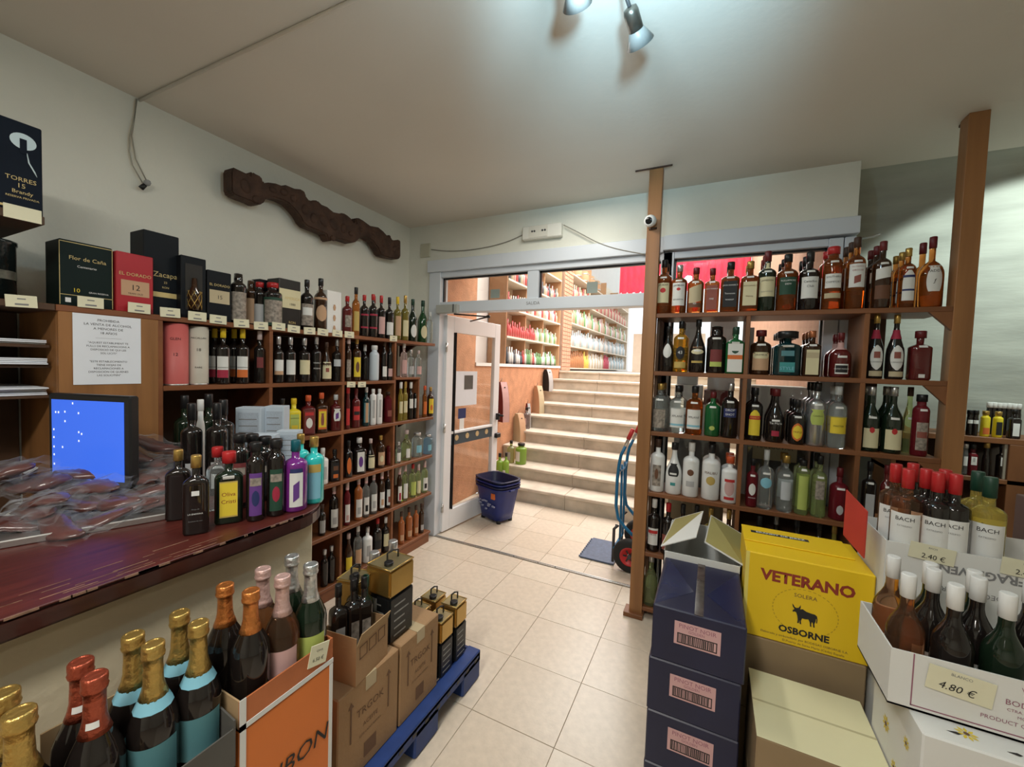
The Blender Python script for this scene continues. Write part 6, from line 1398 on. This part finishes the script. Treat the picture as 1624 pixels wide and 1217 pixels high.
B().box(-.14, .14, -.1206, -.12, .02, .20).build('pale_panel', M('pale_green_panel', (.42, .48, .38), .6, noise=.2, nscale=20), t2); text('ARCELONA', .05, WHITEI, t2, (0, -.122, .245)); text('VINS', .05, WCARD, t2, (0, -.122, .11))
carton('brown_carton', 'brown carton holding up the maroon carton', 1.03, 1.31, 1.93, 2.17, 0, .898, CARDD)
# floral printed carton in front, under the white capped wines
t = carton('floral_carton', 'white carton printed with yellow daisies below the white capped wines', .507, 1.0, 1.322, 1.64, .44, .733, WCARD)
DY, DC = LB['yellow'], BROWNI
fb = B(); cb2 = B(); w, d, h = .2465, .159, .293
def daisy(o, rt, up, s):
    rt, up = Vector(rt), Vector(up); n = rt.cross(up) * .0009
    for k in range(9):
        a = 2 * PI * k / 9; p = Vector(o) + (rt * math.cos(a) + up * math.sin(a)) * s * .62 + n; t1 = rt * math.cos(a) + up * math.sin(a); t2_ = -rt * math.sin(a) + up * math.cos(a)
        fb.add([p - t1 * s * .4, p + t2_ * s * .17, p + t1 * s * .4, p - t2_ * s * .17], [(0, 1, 2, 3)])
    cb2.add([Vector(o) + (rt * math.cos(a) + up * math.sin(a)) * s * .26 + n * 1.6 for a in [k * PI / 5 for k in range(10)]], [tuple(range(10))])
for x, y, s in ((-.15, -.11, .022), (.05, -.09, .03), (-.03, -.12, .014), (.19, -.06, .025)): daisy((x, y, h), (1, 0, 0), (0, 1, 0), s)
for x, z, s in ((-.15, .19, .02), (.0, .16, .028), (.16, .20, .03), (-.06, .08, .03), (.10, .06, .02)): daisy((x, -d, z), (1, 0, 0), (0, 0, 1), s)
for y, z, s in ((-.08, .2, .018), (.05, .15, .025), (-.02, .08, .02)): daisy((-w, y, z), (0, -1, 0), (0, 0, 1), s)
stuff(fb.build('daisy_petals', DY, t)); stuff(cb2.build('daisy_centres', DC, t))
le = B()
for x, y in ((-.19, -.12), (-.09, -.13), (.10, -.10), (.12, -.115)): le.add([(x, y, h + .001), (x + .02, y + .006, h + .001), (x + .028, y + .002, h + .001), (x + .02, y - .004, h + .001)], [(0, 1, 2, 3)])
for x, z in ((-.19, .20), (-.18, .17), (.05, .2), (.03, .1)): le.add([(x, -d - .001, z), (x + .02, -d - .001, z + .01), (x + .028, -d - .001, z), (x + .02, -d - .001, z - .008)], [(0, 3, 2, 1)])
le.build('dark_leaves', INK, t)
carton('white_carton', 'plain white floor carton below the daisy printed one', .507, 1.0, 1.322, 1.64, 0, .438, WCARD)

# ------------------------------------------------------------------ ceiling spot bar
t = thing('spot_lamp', 'brushed steel ceiling spot lamp bar with swivelling heads', 'ceiling lamp', (-.36, 1.20, ZC))
BR = M('brushed_nickel', (.14, .13, .11), .35, metal=.8, noise=.15); SHD = M('frosted_shade', (.22, .22, .21), .4, noise=.1)  # colours darkened so the heads look backlit
B().tube([(-.30, -.04, -.045), (.24, .0, -.045)], .010, 10).lathe([(-.02, .05), (0, .052)], 20).tube([(0, -.015, -.02), (0, -.015, -.045)], .008, 8).build('bar', BR, t)
def head(px, py, z, tip, parent, on_=False):
    p = on(2, px, py, z) - Vector((-.36, 1.20, ZC)); q = on(2, *tip, z - .03) - Vector((-.36, 1.20, ZC)); dr = (q - p).normalized()
    R = Matrix.Translation(p) @ dr.to_track_quat('Z', 'Y').to_matrix().to_4x4()
    B().lathe([(-.004, .010), (0, .021), (.012, .024), (.062, .024)], 18, R).build('head_body', BR, parent)
    B().lathe([(.060, .022), (.066, .026), (.105, .046), (.105, .044), (.068, .022)], 20, R, cap0=False, cap1=False).build('head_shade', SHD, parent)
    B().lathe([(.062, .018), (.085, .026), (.10, .018)], 14, R).build('bulb', M('opal_bulb', (.35, .36, .37), .3, noise=.02), parent)
    B().tube([p - dr * .004, Vector((p.x - .02, p.y - .03, -.045))], .006, 8).build('swivel_arm', DGREY, parent)
head(999, 13, 2.76, (1008, 44), t); head(905, -60, 2.77, (912, -14), t)

for o in list(SC.objects):
    if o.parent is None and o.type in ('LIGHT', 'CAMERA'): o['kind'] = 'helper'
